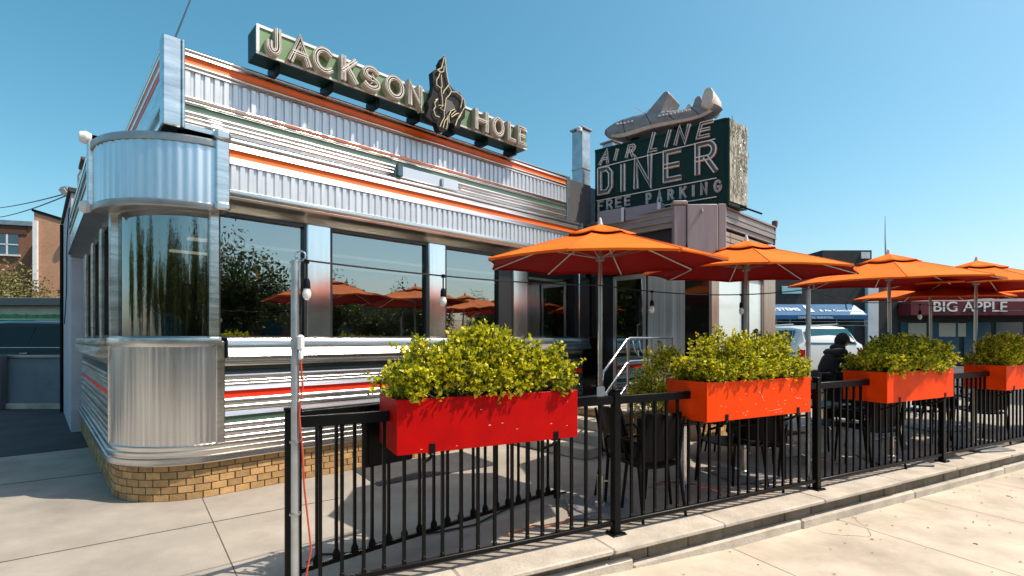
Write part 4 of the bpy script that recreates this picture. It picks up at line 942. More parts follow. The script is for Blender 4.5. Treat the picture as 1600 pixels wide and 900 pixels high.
def bush_parts(root, L_, W_, H_, seed, sprigs=620, per=15, m=None, leaf=.036):
    rs = np.random.RandomState(seed); d = unit(rs.normal(size=(sprigs, 3))); d[:, 2] = np.abs(d[:, 2])*1.0-.28
    d = unit(d)
    e = 2.0/2.9; rad = 1/((np.abs(d[:, 0]))**2.9+(np.abs(d[:, 1]))**2.9+(np.abs(d[:, 2]))**2.9)**(1/2.9)
    ph = rs.uniform(0, 6.28, 8); lump = 1+.10*np.sin(d[:, 0]*7+ph[0]+d[:, 2]*5)+.09*np.sin(d[:, 1]*9+ph[1]-d[:, 0]*4)+.07*np.sin(d[:, 2]*11+ph[2]+d[:, 0]*12)
    k = rs.uniform(.5, 1.0, sprigs)**.5*rs.uniform(.92, 1.04, sprigs)
    tip = d*rad[:, None]*lump[:, None]*k[:, None]*np.array([L_/2, W_/2, H_*.62]); tip[:, 2] += H_*.36
    tip[:, 2] += .05*np.sin(tip[:, 0]*9+ph[3])*(tip[:, 2] > H_*.5)
    tip[:, 2] = np.maximum(tip[:, 2], -.05+rs.uniform(0, .06, sprigs))
    lo = rs.rand(sprigs) < .30; m_ = lo.sum(); sd_ = rs.rand(m_) < .6
    bx_ = rs.uniform(-.5, .5, m_)*L_; by_ = rs.uniform(-.5, .5, m_)*W_
    by_ = np.where(sd_, np.sign(by_)*W_*rs.uniform(.34, .50, m_), by_); bx_ = np.where(sd_, bx_, np.sign(bx_)*L_*rs.uniform(.42, .51, m_))
    tip[lo] = np.stack([bx_, by_, rs.uniform(.14, .5, m_)*H_], 1); d[lo] = unit(np.stack([bx_/L_, by_/W_, np.full(m_, .15)], 1))
    out = unit(d*np.array([1/L_, 1/W_, .9/H_])*.5+np.array([0, 0, .55])+rs.normal(size=(sprigs, 3))*.42)
    cen = []; axs = []
    for j in range(per):
        t = j/(per-1); p = tip-out*(.10*(1-t))+rs.normal(size=(sprigs, 3))*.006
        a = unit(out*(.45+.5*t)+unit(rs.normal(size=(sprigs, 3)))*.85); cen.append(p); axs.append(a)
    cen = np.concatenate(cen); axs = np.concatenate(axs); n = len(cen); ln = rs.uniform(.6, 1.2, n)*leaf; wd = ln*rs.uniform(.30, .46, n)
    leaves_mesh('foliage', cen, axs, ln, wd, rs, m or leaf_y, root)
    mb = MB()
    for i in range(0, sprigs, 9):
        t_ = tip[i]; b0 = Vector((t_[0]*.55, t_[1]*.4, -.1)); tt = Vector(t_); mb.tube([b0, b0.lerp(tt, .5)+Vector((rs.normal()*.02, rs.normal()*.02, .02)), tt], [.006, .004, .0015], 4, caps=False)
    me = bpy.data.meshes.new('stems'); me.from_pydata(mb.v, [], mb.f); me.materials.append(bark); o = bpy.data.objects.new('stems', me); COL.objects.link(o); o.parent = root
# planters with their bushes
plab = ['pure red planter box with clipped bush, nearest to the camera', 'scratched orange red planter box, second along the fence', 'orange planter box left of the third fence post gap, third along the fence', 'orange planter box at the right edge of the picture, fourth along the fence', 'orange planter box beyond the fourth, outside the right edge']
blab = ['big yellow green bush filling the pure red planter', 'yellow green bush in the scratched orange red planter', 'yellow green bush in the third planter, before the middle umbrella', 'yellow green bush in the fourth planter at the right edge', 'yellow green bush in the farthest planter']
ZT, ZB = 1.165, .836
for k, (a, b) in enumerate(PLA):
    d0, d1 = 2.95, 3.40; th = .015; pm = pl_red if k == 0 else pl_or
    t = thing('planter_box', plab[k], 'planter', tuple(FF @ Vector(((a+b)/2, (d0+d1)/2, ZB))), R(27.13), 'red and orange planters hung on the fence')
    mb = MB(FF); mb.box(a, b, d0, d0+th, ZB, ZT, bev=.003); mb.box(a, b, d1-th, d1, ZB, ZT, bev=.003); mb.box(a+.001, a+th, d0+th, d1-th, ZB, ZT-.0015); mb.box(b-th, b-.001, d0+th, d1-th, ZB, ZT-.0015); mb.box(a+th, b-th, d0+th, d1-th, ZB+.001, ZB+.02)
    obj('box', mb, pm, t, smooth=False)
    mb = MB(FF).box(a+th, b-th, d0+th, d1-th, ZB+.02, ZT-.035); obj('soil', mb, soil, t)
    for f_ in (.17, .86):
        x = a+(b-a)*f_; mb = MB(FF); mb.box(x-.018, x+.018, d0-.006, d0-.001, ZB-.01, ZB+.055, bev=.001); mb.box(x-.018, x+.018, d0-.006, d1+.006, ZB-.012, ZB-.004); mb.tube([(x, d0-.004, ZB-.005), (x, d0+.05, ZB-.05), (x, DFN-.01, ZB-.10)], .010, 6); obj('bracket', mb, blackm, t)
    if k in (0, 1):
        mb = MB(FF); rr = random.Random(k+2)
        for i in range(26 if k else 9):
            u = a+(b-a)*rr.uniform(.08, .97); z = ZB+rr.uniform(.02, .14) if i % 3 else ZB+rr.uniform(.05, .26); l = rr.uniform(.004, .02)
            mb.box(u, u+l, d0-.0012, d0-.0002, z, z+rr.uniform(.002, .005))
        if k:
            for (u0, z0, u1_, z1) in ((.46, .23, .52, .13), (.47, .22, .50, .17), (.76, .27, .80, .20), (.55, .045, .68, .05), (.60, .048, .70, .058)):
                n = 8
                for i in range(n): u = a+(b-a)*(u0+(u1_-u0)*i/n); z = ZB+z0+(z1-z0)*i/n; mb.box(u, u+.008, d0-.0012, d0-.0002, z, z+.003)
        obj('chips', mb, scratch, t)
    c = FF @ Vector(((a+b)/2, (d0+d1)/2-.015, ZT-.03)); r = thing('boxwood_bush', blab[k], 'bush', tuple(c), R(27.13), 'bushes growing in the fence planters')
    bush_parts(r, (b-a)*(.94, .91, .94, .95, .9)[k], (.54, .54, .56, .54, .5)[k], (.46, .44, .43, .46, .42)[k], (11, 52, 33, 74, 15)[k], (1600, 1150, 1200, 1100, 900)[k], (15, 16, 14, 15, 14)[k], leaf=(.033, .031, .035, .033, .033)[k])
# bush in a pot beside the steps
c = FB @ Vector((5.95, 3.45, 0)); t = thing('plant_pot', 'dark square pot standing before the entrance steps', 'pot', tuple(c), R(43.3))
mb = MB(Matrix.Translation(c) @ Matrix.Rotation(R(43.3), 4, 'Z')); mb.box(-.3, .3, -.2, .2, 0, .5, bev=.01); obj('pot_body', mb, blackp, t)
r = thing('pot_bush', 'leafy bush growing out of the dark pot behind the stair railing', 'bush', (c.x, c.y, .5), R(43.3)); bush_parts(r, .85, .6, .95, 31, 520, 15)

# ------------------------------------------------------------------ umbrellas
def make_umbrella():
    t = thing('patio_umbrella', 'x', 'umbrella', (0, 0, 0))
    TL = Matrix.Translation((0, 0, 2.33)) @ Matrix.Rotation(R(2.2), 4, 'X') @ Matrix.Translation((0, 0, -2.33))
    mb = MB(TL); rr_ = 1.06; N = 8; rings = 9; sub = 6; zr, za = 2.195, 2.50; vs = []; fs = []
    M_ = N*sub
    def P(k, q):                                      # q 0 apex .. 1 rim
        a = 2*math.pi*k/M_+R(22.5); ph = (k % sub)/sub; c = math.cos(math.pi/8)/math.cos((ph-.5)*math.pi/4)
        sag = math.sin(math.pi*ph); r_ = rr_*q*(c-.028*sag*q*q)
        z = za-(za-zr)*(q**1.08)-.018*sag*math.sin(math.pi*q)*1.0+.012*sag*q*q
        return (r_*math.cos(a), r_*math.sin(a), z)
    q0 = .16
    for i in range(rings+1):
        q = q0+(1-q0)*i/rings
        for k in range(M_): vs.append(P(k, q))
    for k in range(M_):                               # small hem
        x, y, z = P(k, 1); vs.append((x*1.003, y*1.003, z-.018))
    for i in range(rings+1):
        for k in range(M_): fs.append((i*M_+k, i*M_+(k+1) % M_, (i+1)*M_+(k+1) % M_, (i+1)*M_+k))
    mb.add(vs, fs); ca = obj('canopy', mb, [shade_f, orange_f], t, ang=14)
    sd = ca.modifiers.new('thickness', 'SOLIDIFY'); sd.thickness = .003; sd.material_offset = 1; sd.material_offset_rim = 1; sd.offset = -1
    mb = MB(TL); vs = []; fs = []
    for i in range(4):
        q = .0+.30*i/3
        for k in range(M_): x, y, z = P(k, q if i else .001); vs.append((x, y, z+.045-.02*i/3))
    for i in range(3):
        for k in range(M_): fs.append((i*M_+k, i*M_+(k+1) % M_, (i+1)*M_+(k+1) % M_, (i+1)*M_+k))
    mb.add(vs, fs); vc = obj('vent_cap', mb, [shade_f, orange_f], t, ang=14); sd = vc.modifiers.new('thickness', 'SOLIDIFY'); sd.thickness = .003; sd.material_offset = 1; sd.material_offset_rim = 1
    mb = MB(); mb.lathe([(0, 2.50), (.026, 2.51), (.024, 2.545), (.013, 2.59), (.012, 2.60), (0, 2.61)], 0, 0, 14); obj('finial', mb, whitep, t)
    mb = MB().cyl(0, 0, .03, 2.5, .0195, 16); obj('pole', mb, alu, t)
    mb = MB(); mb.cyl(0, 0, 2.22, 2.27, .04, 16); obj('hub', mb, steeld, t); mb = MB().cyl(0, 0, 2.44, 2.49, .04, 16); obj('hub', mb, steeld, t)
    mb = MB(); mb.box(-.035, .035, -.05, -.02, 1.0, 1.1, bev=.01); mb.tube([(0, -.05, 1.05), (.0, -.09, 1.05), (.05, -.09, 1.03)], .006, 6); obj('crank', mb, whitep, t)
    mb = MB(TL)
    for k in range(0, M_, sub):
        mb.tube([tuple(Vector(P(k, q_))+Vector((0, 0, .005))) for q_ in (.17, .35, .55, .75, 1.0)], .0035, 5)
    obj('seam', mb, mat('seam_thread', (.62, .10, .008), .8), ca)
    for k in range(8):
        a = R(22.5+45*k); c, s_ = math.cos(a), math.sin(a)
        mb = MB(TL).tube([(c*.03, s_*.03, 2.465), (c*.56, s_*.56, 2.338), (c*1.04, s_*1.04, 2.183)], .0065, 6); obj('rib', mb, whitep, t)
        mb = MB(TL).tube([(c*.04, s_*.04, 2.25), (c*.50, s_*.50, 2.343)], .005, 6); obj('strut', mb, alu, t)
    mb = MB(); mb.box(-.29, .29, -.29, .29, .002, .03, bev=.008); pb = obj('base_plate', mb, mat('grey_painted_iron', (.20, .20, .21), .6, var=.3, vs=6, dirt=.3), t)
    mb = MB(); mb.lathe([(.02, .03), (.05, .03), (.045, .06), (.03, .07), (.03, .30), (.02, .305)], 0, 0, 16); mb.tube([(.03, 0, .25), (.07, 0, .25)], .008, 6); obj('base_sleeve', mb, alu, pb)
    return t
umb = make_umbrella()
UL = [((.79, 4.53, 0), 0, 'orange patio umbrella nearest the camera, behind the pure red planter'),
      ((2.57, 5.60, .06), 8, 'orange patio umbrella before the vestibule, second from the left'),
      ((4.73, 6.30, .03), -6, 'orange patio umbrella above the third planter, third from the left'),
      ((6.44, 7.05, .06), 12, 'orange patio umbrella whose struts show above the fourth planter'),
      ((7.05, 8.5, .0), 3, 'orange patio umbrella in the back row, showing low behind the third one'),
      ((8.95, 8.3, .05), 20, 'orange patio umbrella cut off by the right edge of the picture')]
umb.location = UL[0][0]; umb['label'] = UL[0][2]; umb['group'] = 'orange patio umbrellas'
for l, a, lab in UL[1:]:
    d_ = dup(umb, (l[0], l[1], 0), R(a), lab, 'orange patio umbrellas'); d_.scale = (1.04, 1.04, 1+l[2]/2.5); d_.rotation_euler[1] = R({8: .6, -6: -.8, 12: 1.0, 3: -.5, 20: .7}[a])

# ------------------------------------------------------------------ tables and chairs
def make_table():
    t = thing('bistro_table', 'x', 'table', (0, 0, 0))
    mb = MB().box(-.33, .33, -.33, .33, .72, .75, bev=.012); obj('tabletop', mb, mat('dark_tabletop', (.02, .021, .024), .22, var=.2, coat=.3), t)
    mb = MB().cyl(0, 0, .06, .72, .03, 16); obj('pedestal', mb, bsteel, t)
    mb = MB()
    for k in range(4):
        a = R(45+90*k); mb.tube([(0, 0, .07), (math.cos(a)*.2, math.sin(a)*.2, .06), (math.cos(a)*.34, math.sin(a)*.34, .015)], [.022, .018, .014], 8)
    obj('foot', mb, bsteel, t); return t
def make_chair():
    t = thing('patio_chair', 'x', 'chair', (0, 0, 0))
    # seat and back: curved shell; chair faces -y
    def shell(f, nx, ny, th, name):
        vs = []; fs = []
        for s_ in (0, 1):
            for i in range(nx+1):
                for j in range(ny+1): p = Vector(f(i/nx*2-1, j/ny)); vs.append(p+Vector((0, th*.6, -th*.8))*s_)
        W_ = ny+1; n = (nx+1)*W_
        for i in range(nx):
            for j in range(ny):
                a = i*W_+j; fs.append((a, a+W_, a+W_+1, a+1)); fs.append((n+a, n+a+1, n+a+W_+1, n+a+W_))
        for i in range(nx): a = i*W_; fs.append((a, n+a, n+a+W_, a+W_)); a += ny; fs.append((a, a+W_, n+a+W_, n+a))
        for j in range(ny): a = j; fs.append((a, a+1, n+a+1, n+a)); a += nx*W_; fs.append((a, n+a, n+a+1, a+1))
        mb = MB(); mb.add(vs, fs); return obj(name, mb, blackp, t, ang=50)
    shell(lambda u, v: (u*.225*(1-.06*v), -.22+.43*v, .455-.02*(1-u*u)+.012*(1-v)), 8, 6, .02, 'seat')
    shell(lambda u, v: (u*(.225-.03*v*v), .215+.10*v-.045*u*u, .50+.40*v), 8, 8, .02, 'backrest')
    for sx in (-1, 1):
        mb = MB().tube([(sx*.23, -.24, 0), (sx*.225, -.2, .44)], [.013, .016], 8); obj('leg', mb, blackm, t)
        mb = MB().tube([(sx*.23, .29, 0), (sx*.215, .22, .45), (sx*.20, .27, .7), (sx*.19, .31, .86)], [.013, .016, .014, .012], 8); obj('leg', mb, blackm, t)
        mb = MB().tube([(sx*.225, -.20, .44), (sx*.25, -.21, .62), (sx*.25, -.16, .66), (sx*.25, .1, .66), (sx*.21, .25, .64)], .013, 8); obj('armrest', mb, blackm, t)
    return t
tab = make_table(); cha = make_chair()
TB = [(1.72, 5.05, 25, 'dark bistro table between the first and second umbrella'), (3.60, 6.15, 30, 'dark bistro table behind the second planter'), (5.60, 7.3, 27, 'dark bistro table behind the third planter'),
      (7.5, 8.35, 27, 'dark bistro table behind the fourth planter'), (3.55, 7.25, 43, 'dark bistro table before the vestibule wall'), (5.3, 8.6, 35, 'dark bistro table where the person in black leans'), (8.0, 10.2, 35, 'dark bistro table farthest back on the patio')]
names = ['between the first and second umbrella', 'behind the second planter', 'behind the third planter', 'behind the fourth planter', 'before the vestibule wall', 'by the person in black', 'farthest back on the patio']
first = True
for i, (x, y, a, lab) in enumerate(TB):
    if i == 0: tab.location = (x, y, 0); tab.rotation_euler = (0, 0, R(a)); tab['label'] = lab; tab['group'] = 'bistro tables of the patio'
    else: dup(tab, (x, y, 0), R(a), lab, 'bistro tables of the patio')
    for k, (side, word_) in enumerate(((-1, 'left of'), (1, 'right of'))):
        ax = Vector((math.cos(R(a)), math.sin(R(a)))); p = Vector((x, y))+ax*side*.62
        rz = R(a)+(R(90) if side > 0 else R(-90))     # back away from the table
        rz = R(a)+(R(-90) if side > 0 else R(90))+random.uniform(-.15, .15)
        L2 = 'black patio chair '+word_+' the bistro table '+names[i]
        if first: cha.location = (p.x, p.y, 0); cha.rotation_euler = (0, 0, rz); cha['label'] = L2; cha['group'] = 'black patio chairs'; first = False
        else: dup(cha, (p.x, p.y, 0), rz, L2, 'black patio chairs')

for x, y, a, l in ((1.16, 4.5, 205, 'black patio chair standing alone beside the first umbrella pole'), (2.62, 5.35, 150, 'black patio chair turned sideways behind the second planter'), (4.30, 6.12, 190, 'black patio chair near the base of the third umbrella'), (2.75, 6.5, 60, 'black patio chair between the second umbrella and the vestibule'), (6.95, 7.55, 170, 'black patio chair near the base of the fourth umbrella')):
    dup(cha, (x, y, 0), R(a), l, 'black patio chairs')
# ------------------------------------------------------------------ person
def skin(name, pts, edges, rad, m, parent, root=0, sub=2):
    me = bpy.data.meshes.new(name); me.from_pydata(pts, edges, []); me.materials.append(m)
    o = bpy.data.objects.new(name, me); COL.objects.link(o); o.parent = parent
    sk = o.modifiers.new('skin', 'SKIN'); sk.use_smooth_shade = True
    for i, v in enumerate(me.skin_vertices[0].data):
        r_ = rad[i]; v.radius = r_ if isinstance(r_, tuple) else (r_, r_); v.use_root = (i == root)
    s_ = o.modifiers.new('sub', 'SUBSURF'); s_.levels = sub; s_.render_levels = sub
    return o
ps = thing('person', 'person in black hooded jacket and cap leaning over a table behind the third planter', 'person', (5.42, 8.75, 0), 0)
skn = mat('skin', (.38, .22, .15), .55); blk = mat('black_cloth', (.012, .012, .014), .85, var=.2, bump=.3, bs=90); cap_m = mat('dark_cap', (.03, .02, .02), .8)
# facing +x, leaning forward
P_ = [(0, 0, .95), (.05, 0, 1.12), (.14, 0, 1.30), (.22, 0, 1.42), (.27, 0, 1.49), (.33, 0, 1.56),
      (0, .10, .90), (.03, .11, .50), (-.03, .12, .08), (.10, .12, .03), (0, -.10, .90), (.06, -.11, .50), (.0, -.12, .08), (.13, -.12, .03),
      (.19, .18, 1.38), (.28, .22, 1.12), (.48, .16, 1.02), (.19, -.18, 1.38), (.30, -.22, 1.12), (.50, -.15, 1.02)]
E_ = [(0, 1), (1, 2), (2, 3), (3, 4), (4, 5), (0, 6), (6, 7), (7, 8), (8, 9), (0, 10), (10, 11), (11, 12), (12, 13), (3, 14), (14, 15), (15, 16), (3, 17), (17, 18), (18, 19)]
rd = [(.14, .11), (.13, .10), (.15, .11), (.10, .09), .055, .05, .09, .065, .045, .04, .09, .065, .045, .04, .065, .05, .03, .065, .05, .03]
bd = skin('body', P_, E_, rd, skn, ps)
idx = [0, 1, 2, 3, 14, 15, 16, 17, 18, 19]
mp_ = {v: i for i, v in enumerate(idx)}
skin('jacket', [P_[i] for i in idx], [(mp_[a], mp_[b]) for a, b in E_ if a in mp_ and b in mp_], [tuple(q*1.32+.018 for q in (rd[i] if isinstance(rd[i], tuple) else (rd[i], rd[i]))) for i in idx], blk, ps)
idx = [0, 6, 7, 8, 10, 11, 12]; mp_ = {v: i for i, v in enumerate(idx)}
skin('trousers', [P_[i] for i in idx], [(mp_[a], mp_[b]) for a, b in E_ if a in mp_ and b in mp_], [tuple(q*1.15+.01 for q in (rd[i] if isinstance(rd[i], tuple) else (rd[i], rd[i]))) for i in idx], blk, ps)
Mh = Matrix.Translation((.335, 0, 1.585)) @ Matrix.Rotation(R(30), 4, 'Y')
def ball(M, rx, ry, rz, n=14): 
    mb = MB(M); k = 12; pr = [(math.sin(math.pi*i/k), -math.cos(math.pi*i/k)) for i in range(k+1)]
    mb.lathe(pr, M=Matrix.Diagonal((rx, ry, rz, 1)), n=n); return mb
def local(name, mb, m, par):                          # mesh given in the parent's own coordinates
    me = bpy.data.meshes.new(name); me.from_pydata(mb.v, [], mb.f); me.materials.append(m)
    me.polygons.foreach_set('use_smooth', [True]*len(me.polygons)); o = bpy.data.objects.new(name, me); COL.objects.link(o); o.parent = par; return o
hd = ball(Mh, .095, .075, .118)
for s_ in (-1, 1): hd.M = Mh @ Matrix.Translation((0, s_*.075, 0)); hd.lathe([(0, -.03), (.012, -.02), (.014, .01), (0, .03)], M=ID, n=8)
hd.M = Mh @ Matrix.Translation((.092, 0, -.015)); hd.lathe([(0, .03), (.012, .0), (.016, -.02), (0, -.025)], M=ID, n=8)
local('head', hd, skn, ps)
ey = MB(Mh); 
for s_ in (-1, 1): ey.box(.082, .09, s_*.03-.012, s_*.03+.012, .002, .014)
ey.box(.084, .09, -.022, .022, -.055, -.048); local('face_features', ey, blk, ps)
cp = ball(Mh @ Matrix.Translation((-.005, 0, .045)), .104, .085, .088); cp.M = Mh @ Matrix.Translation((.09, 0, .05)); cp.box(-.03, .09, -.06, .06, -.006, .004, bev=.003); local('cap', cp, cap_m, ps)
hb = ball(Mh @ Matrix.Translation((-.045, 0, .005)), .105, .112, .142); local('hood', hb, blk, ps)
hb = ball(Matrix.Translation((.23, 0, 1.46)), .13, .13, .085); local('collar', hb, blk, ps)
ps.scale = (.93, .93, .93)
for s_, h0 in ((1, (.50, .155, 1.0)), (-1, (.52, -.145, 1.0))):
    pp = [h0, (h0[0]+.08, h0[1], h0[2]-.03)]; ee = [(0, 1)]; rrd = [(.025, .018), (.035, .014)]
    for f_, dy in enumerate((-.028, -.010, .009, .027)): 
        n0 = len(pp); l = (.03, .035, .033, .026)[f_]
        pp += [(h0[0]+.10+l*.3, h0[1]+dy, h0[2]-.04), (h0[0]+.11+l, h0[1]+dy*1.1, h0[2]-.06)]; ee += [(1, n0), (n0, n0+1)]; rrd += [.009, .007]
    n0 = len(pp); pp += [(h0[0]+.04, h0[1]-s_*.04, h0[2]-.02), (h0[0]+.07, h0[1]-s_*.055, h0[2]-.04)]; ee += [(0, n0), (n0, n0+1)]; rrd += [.01, .008]
    skin('hand', pp, ee, rrd, skn, ps, sub=1)

# ------------------------------------------------------------------ cars
def make_car(name, label, paint, loc, rz, L_=4.7, W_=1.9, H_=1.78, suv=True):
    t = thing(name, label, 'car', loc, rz); P0 = WM[t.name]
    tyre = blackr; hub = mat('alloy_rim', (.55, .55, .57), .3, 1.); gls = mat('car_glass', (.004, .010, .013), .12, spec=.2); chrome = bsteel
    hw = W_/2; rw = .36
    # side outline sections along x (front at -x): (x, bottom z, belt z, roof z, roof half width)
    sec = [(-L_/2, .45, .72, .76, .60), (-L_/2+.08, .33, .88, .92, .74), (-L_/2+.5, .27, .98, 1.03, .80), (-L_/2+1.15, .26, 1.02, 1.08, .80), (-L_/2+1.35, .26, 1.04, 1.15, .76), (-L_/2+1.95, .26, 1.06, H_-.10, .66),
           (-L_/2+2.3, .26, 1.06, H_-.02, .67), (0.3, .26, 1.07, H_, .68), (L_/2-.9, .26, 1.09, H_-.02, .67), (L_/2-.35, .27, 1.11, H_-.08, .64), (L_/2-.06, .32, 1.12, 1.25, .72), (L_/2, .45, 1.0, 1.06, .74)]
    kz = H_/1.62; sec = [(x, zb, zm*kz, (zt if zt > H_-.2 else min(zt*kz, H_-.15)), rw_) for x, zb, zm, zt, rw_ in sec]; B_ = 1.08*kz
    vs = []; n = 12
    for (x, zb, zm, zt, rwid) in sec:
        e = hw if -L_/2+.3 < x < L_/2-.2 else hw-.07; r_ = rwid if zt > zm+.2 else min(rwid, e-.12)
        half = [(0, zb), (e-.10, zb), (e, zb+.12), (e+.0, (zb+zm)/2), (e-.03, zm), (r_+.02, zt-.06 if zt-zm > .1 else zt-.02), (r_-.12, zt), (0, zt+.012)]
        ring = [(x, y, z) for y, z in half]+[(x, -y, z) for y, z in half[-2:0:-1]]
        vs += ring
    n = 14; fs = []
    for i in range(len(sec)-1):
        for k in range(n): fs.append((i*n+k, i*n+(k+1) % n, (i+1)*n+(k+1) % n, (i+1)*n+k))
    fs += [tuple(range(n-1, -1, -1)), tuple((len(sec)-1)*n+k for k in range(n))]
    mb = MB(P0); mb.add(vs, fs); body = obj('body', mb, paint, t, ang=32)
    # side windows follow the cabin slope
    for s_ in (-1, 1):
        mb = MB(P0); e = hw-.03; r_ = .69; zt = H_-.08
        def sw(x, k, out=.012): return (x, s_*(e+(r_+.02-e)*k+out), B_+(zt-B_)*k)
        for (a, b, c, d) in ((-L_/2+1.52, -L_/2+2.02, -.02, -.02), (.04, .04, 1.0, 1.0), (1.06, 1.06, L_/2-.42, L_/2-.55)):
            q = [sw(a, .04), sw(c, .04), sw(d, .86), sw(b, .86)]; q2 = [(x, y-s_*.01, z) for x, y, z in q]
            f = [(0, 1, 2, 3), (0, 4, 5, 1), (1, 5, 6, 2), (2, 6, 7, 3), (3, 7, 4, 0)]; mb.add(q+q2, f)
        obj('side_window', mb, gls, t, smooth=False)
        mb = MB(P0); mb.tube([sw(-L_/2+1.42, .0, .016), sw(L_/2-.45, .0, .016), sw(L_/2-.50, .45, .016), sw(L_/2-.62, .9, .016)], .011, 6); obj('chrome_trim', mb, chrome, t)
        mb = MB(P0); mb.box(-L_/2+1.5, -L_/2+1.66, s_*(hw+.10)-.07, s_*(hw+.10)+.07, B_-.02, B_+.14, bev=.03); obj('mirror', mb, paint, t)
        for x in (-.25, .85): mb = MB(P0); mb.box(x, x+.18, s_*(hw+.012)-.012, s_*(hw+.012)+.012, B_-.15, B_-.12, bev=.005); obj('door_handle', mb, chrome, t)
        mb = MB(P0); mb.box(-L_/2+.03, -L_/2+.22, s_*(hw-.28)-.14, s_*(hw-.28)+.14, .68*kz, .80*kz, bev=.03); obj('headlight', mb, bulbg, t)
        mb = MB(P0); mb.box(L_/2-.10, L_/2+.012, s_*(hw-.17)-.09, s_*(hw-.17)+.09, .80*kz, 1.02*kz, bev=.02); obj('tail_light', mb, mat('tail_red', (.4, .01, .01), .2), t)
        mb = MB(P0); mb.tube([(-L_/2+2.2, s_*.66, H_+.03), (L_/2-.8, s_*.66, H_+.03)], .015, 6); obj('roof_rail', mb, chrome if suv else blackp, t)
        for x in (-L_/2+.92, L_/2-.95):
            Mw = P0 @ Matrix.Translation((x, s_*(hw-.11), rw)) @ Matrix.Rotation(R(90), 4, 'X')
            mb = MB(Mw).lathe([(rw-.12, -.11), (rw-.03, -.12), (rw, -.09), (rw, .09), (rw-.03, .12), (rw-.12, .11)], n=24); wh = obj('wheel', mb, tyre, t)
            mb = MB(Mw); mb.lathe([(0, -.09), (rw-.12, -.09), (rw-.10, -.115), (rw-.10, .115), (rw-.12, .09), (0, .09)], n=20); obj('rim', mb, hub, wh)
            mb = MB(P0 @ Matrix.Translation((x, s_*(hw+.001), rw)) @ Matrix.Rotation(R(90), 4, 'X')); mb.lathe([(rw+.0, -.004), (rw+.07, -.012), (rw+.07, .012), (rw, .004)], n=24); obj('wheel_arch', mb, blackp, t)
    mb = MB(P0); x0, x1 = -L_/2+1.37, -L_/2+1.93
    q = [(x0, -.74, B_+.04), (x0, .74, B_+.04), (x1, .62, H_-.13), (x1, -.62, H_-.13)]; q = [(x-.02, y, z+.022) for x, y, z in q]; mb.add(q+[(x+.01, y, z-.01) for x, y, z in q], [(0, 1, 2, 3), (0, 4, 5, 1), (1, 5, 6, 2), (2, 6, 7, 3), (3, 7, 4, 0)]); obj('windscreen', mb, gls, t, smooth=False)
    mb = MB(P0); q = [(L_/2-.04, -.72, B_+.06), (L_/2-.04, .72, B_+.06), (L_/2-.29, .60, H_-.13), (L_/2-.29, -.60, H_-.13)]; q = [(x+.03, y, z+.01) for x, y, z in q]; mb.add(q+[(x-.01, y, z-.01) for x, y, z in q], [(0, 1, 2, 3), (0, 4, 5, 1), (1, 5, 6, 2), (2, 6, 7, 3), (3, 7, 4, 0)]); obj('rear_window', mb, mat('rear_glass_sky_reflection', (.01, .10, .13), .1, spec=.4), t, smooth=False)  # teal sky reflection put into the rear glass colour
    mb = MB(P0); mb.box(-L_/2-.012, -L_/2+.1, -.5, .5, .5, .68, bev=.02); obj('grille', mb, blackp, t)
    mb = MB(P0); mb.box(L_/2-.02, L_/2+.03, -.85, .85, .42, .62, bev=.02); mb.box(-L_/2-.03, -L_/2+.03, -.82, .82, .34, .46, bev=.02); obj('bumper', mb, blackp, t)
    return t
car_b = mat('black_car_paint', (.004, .005, .006), .2, spec=.3, coat=.25); car_w = mat('white_car_paint', (.72, .72, .70), .25, coat=.8); car_s = mat('silver_car_paint', (.35, .36, .38), .25, .7, coat=.8)
make_car('parked_car', 'black SUV parked behind the low wall at the far left', car_b, (-12.5, 12.9, 0), R(2), 4.9, 2.0, 1.95)
make_car('parked_car', 'white SUV parked nose away beyond the patio, seen past the third pole', car_w, (9.25, 16.9, 0), R(-92), 4.8, 1.98, 1.92)
make_car('parked_car', 'silver car parked across the street, seen only in the windows', car_s, (19, -9.5, -.37), R(27), 4.6, 1.85, 1.6)
make_car('parked_car', 'dark car parked by the kerb across the street, seen only in the windows', car_b, (25.5, -6.6, -.37), R(27), 4.6, 1.85, 1.55)

# ------------------------------------------------------------------ left background
mb = MB(); x0, x1 = wpt(-40, 600, 10.9).x, wpt(92, 600, 10.9).x
t = thing('low_wall', 'low shaded grey wall at the left, in front of the black SUV', 'wall', (x0, 10.9, 0))
mb = MB().box(x0-4, x1+.6, 10.9, 11.05, 0, 1.10); obj('wall_panel', mb, mat('shaded_wall_grey', (.15, .19, .22), .6, var=.2, vs=2, dirt=.3), t)  # grey wall with its bluish shade put into the base colour
mb = MB().box(x0-4, x1+.6, 10.86, 11.09, 1.10, 1.16, bev=.01); obj('coping', mb, steeld, t)
mb = MB().box(x0-4, x1+.6, 10.82, 10.898, 0, .12, bev=.01); obj('plinth', mb, conc3, t)
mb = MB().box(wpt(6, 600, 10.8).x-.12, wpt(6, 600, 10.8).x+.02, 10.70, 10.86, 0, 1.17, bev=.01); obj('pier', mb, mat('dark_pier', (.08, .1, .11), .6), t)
t = thing('green_fence', 'green board fence behind the black SUV', 'fence', (-24, 22, 0)); zt = wpt(50, 491, 22).z
mb = MB(); x = -38.
while x < -18: mb.box(x, x+.14, 22, 22.03, 0, zt+random.uniform(-.02, .02)); x += .15
obj('boards', mb, mat('green_board', (.02, .14, .055), .6, island=.25), t)
mb = MB().box(-38, -18, 22.03, 22.08, zt-.4, zt-.3); obj('rail', mb, mat('green_board2', (.015, .08, .035), .6), t)
t = thing('low_garage', 'long low garage with dark flat eave behind the green fence', 'building', (-25, 25, 0)); z1, z2 = wpt(50, 478, 25).z, wpt(50, 466, 25).z
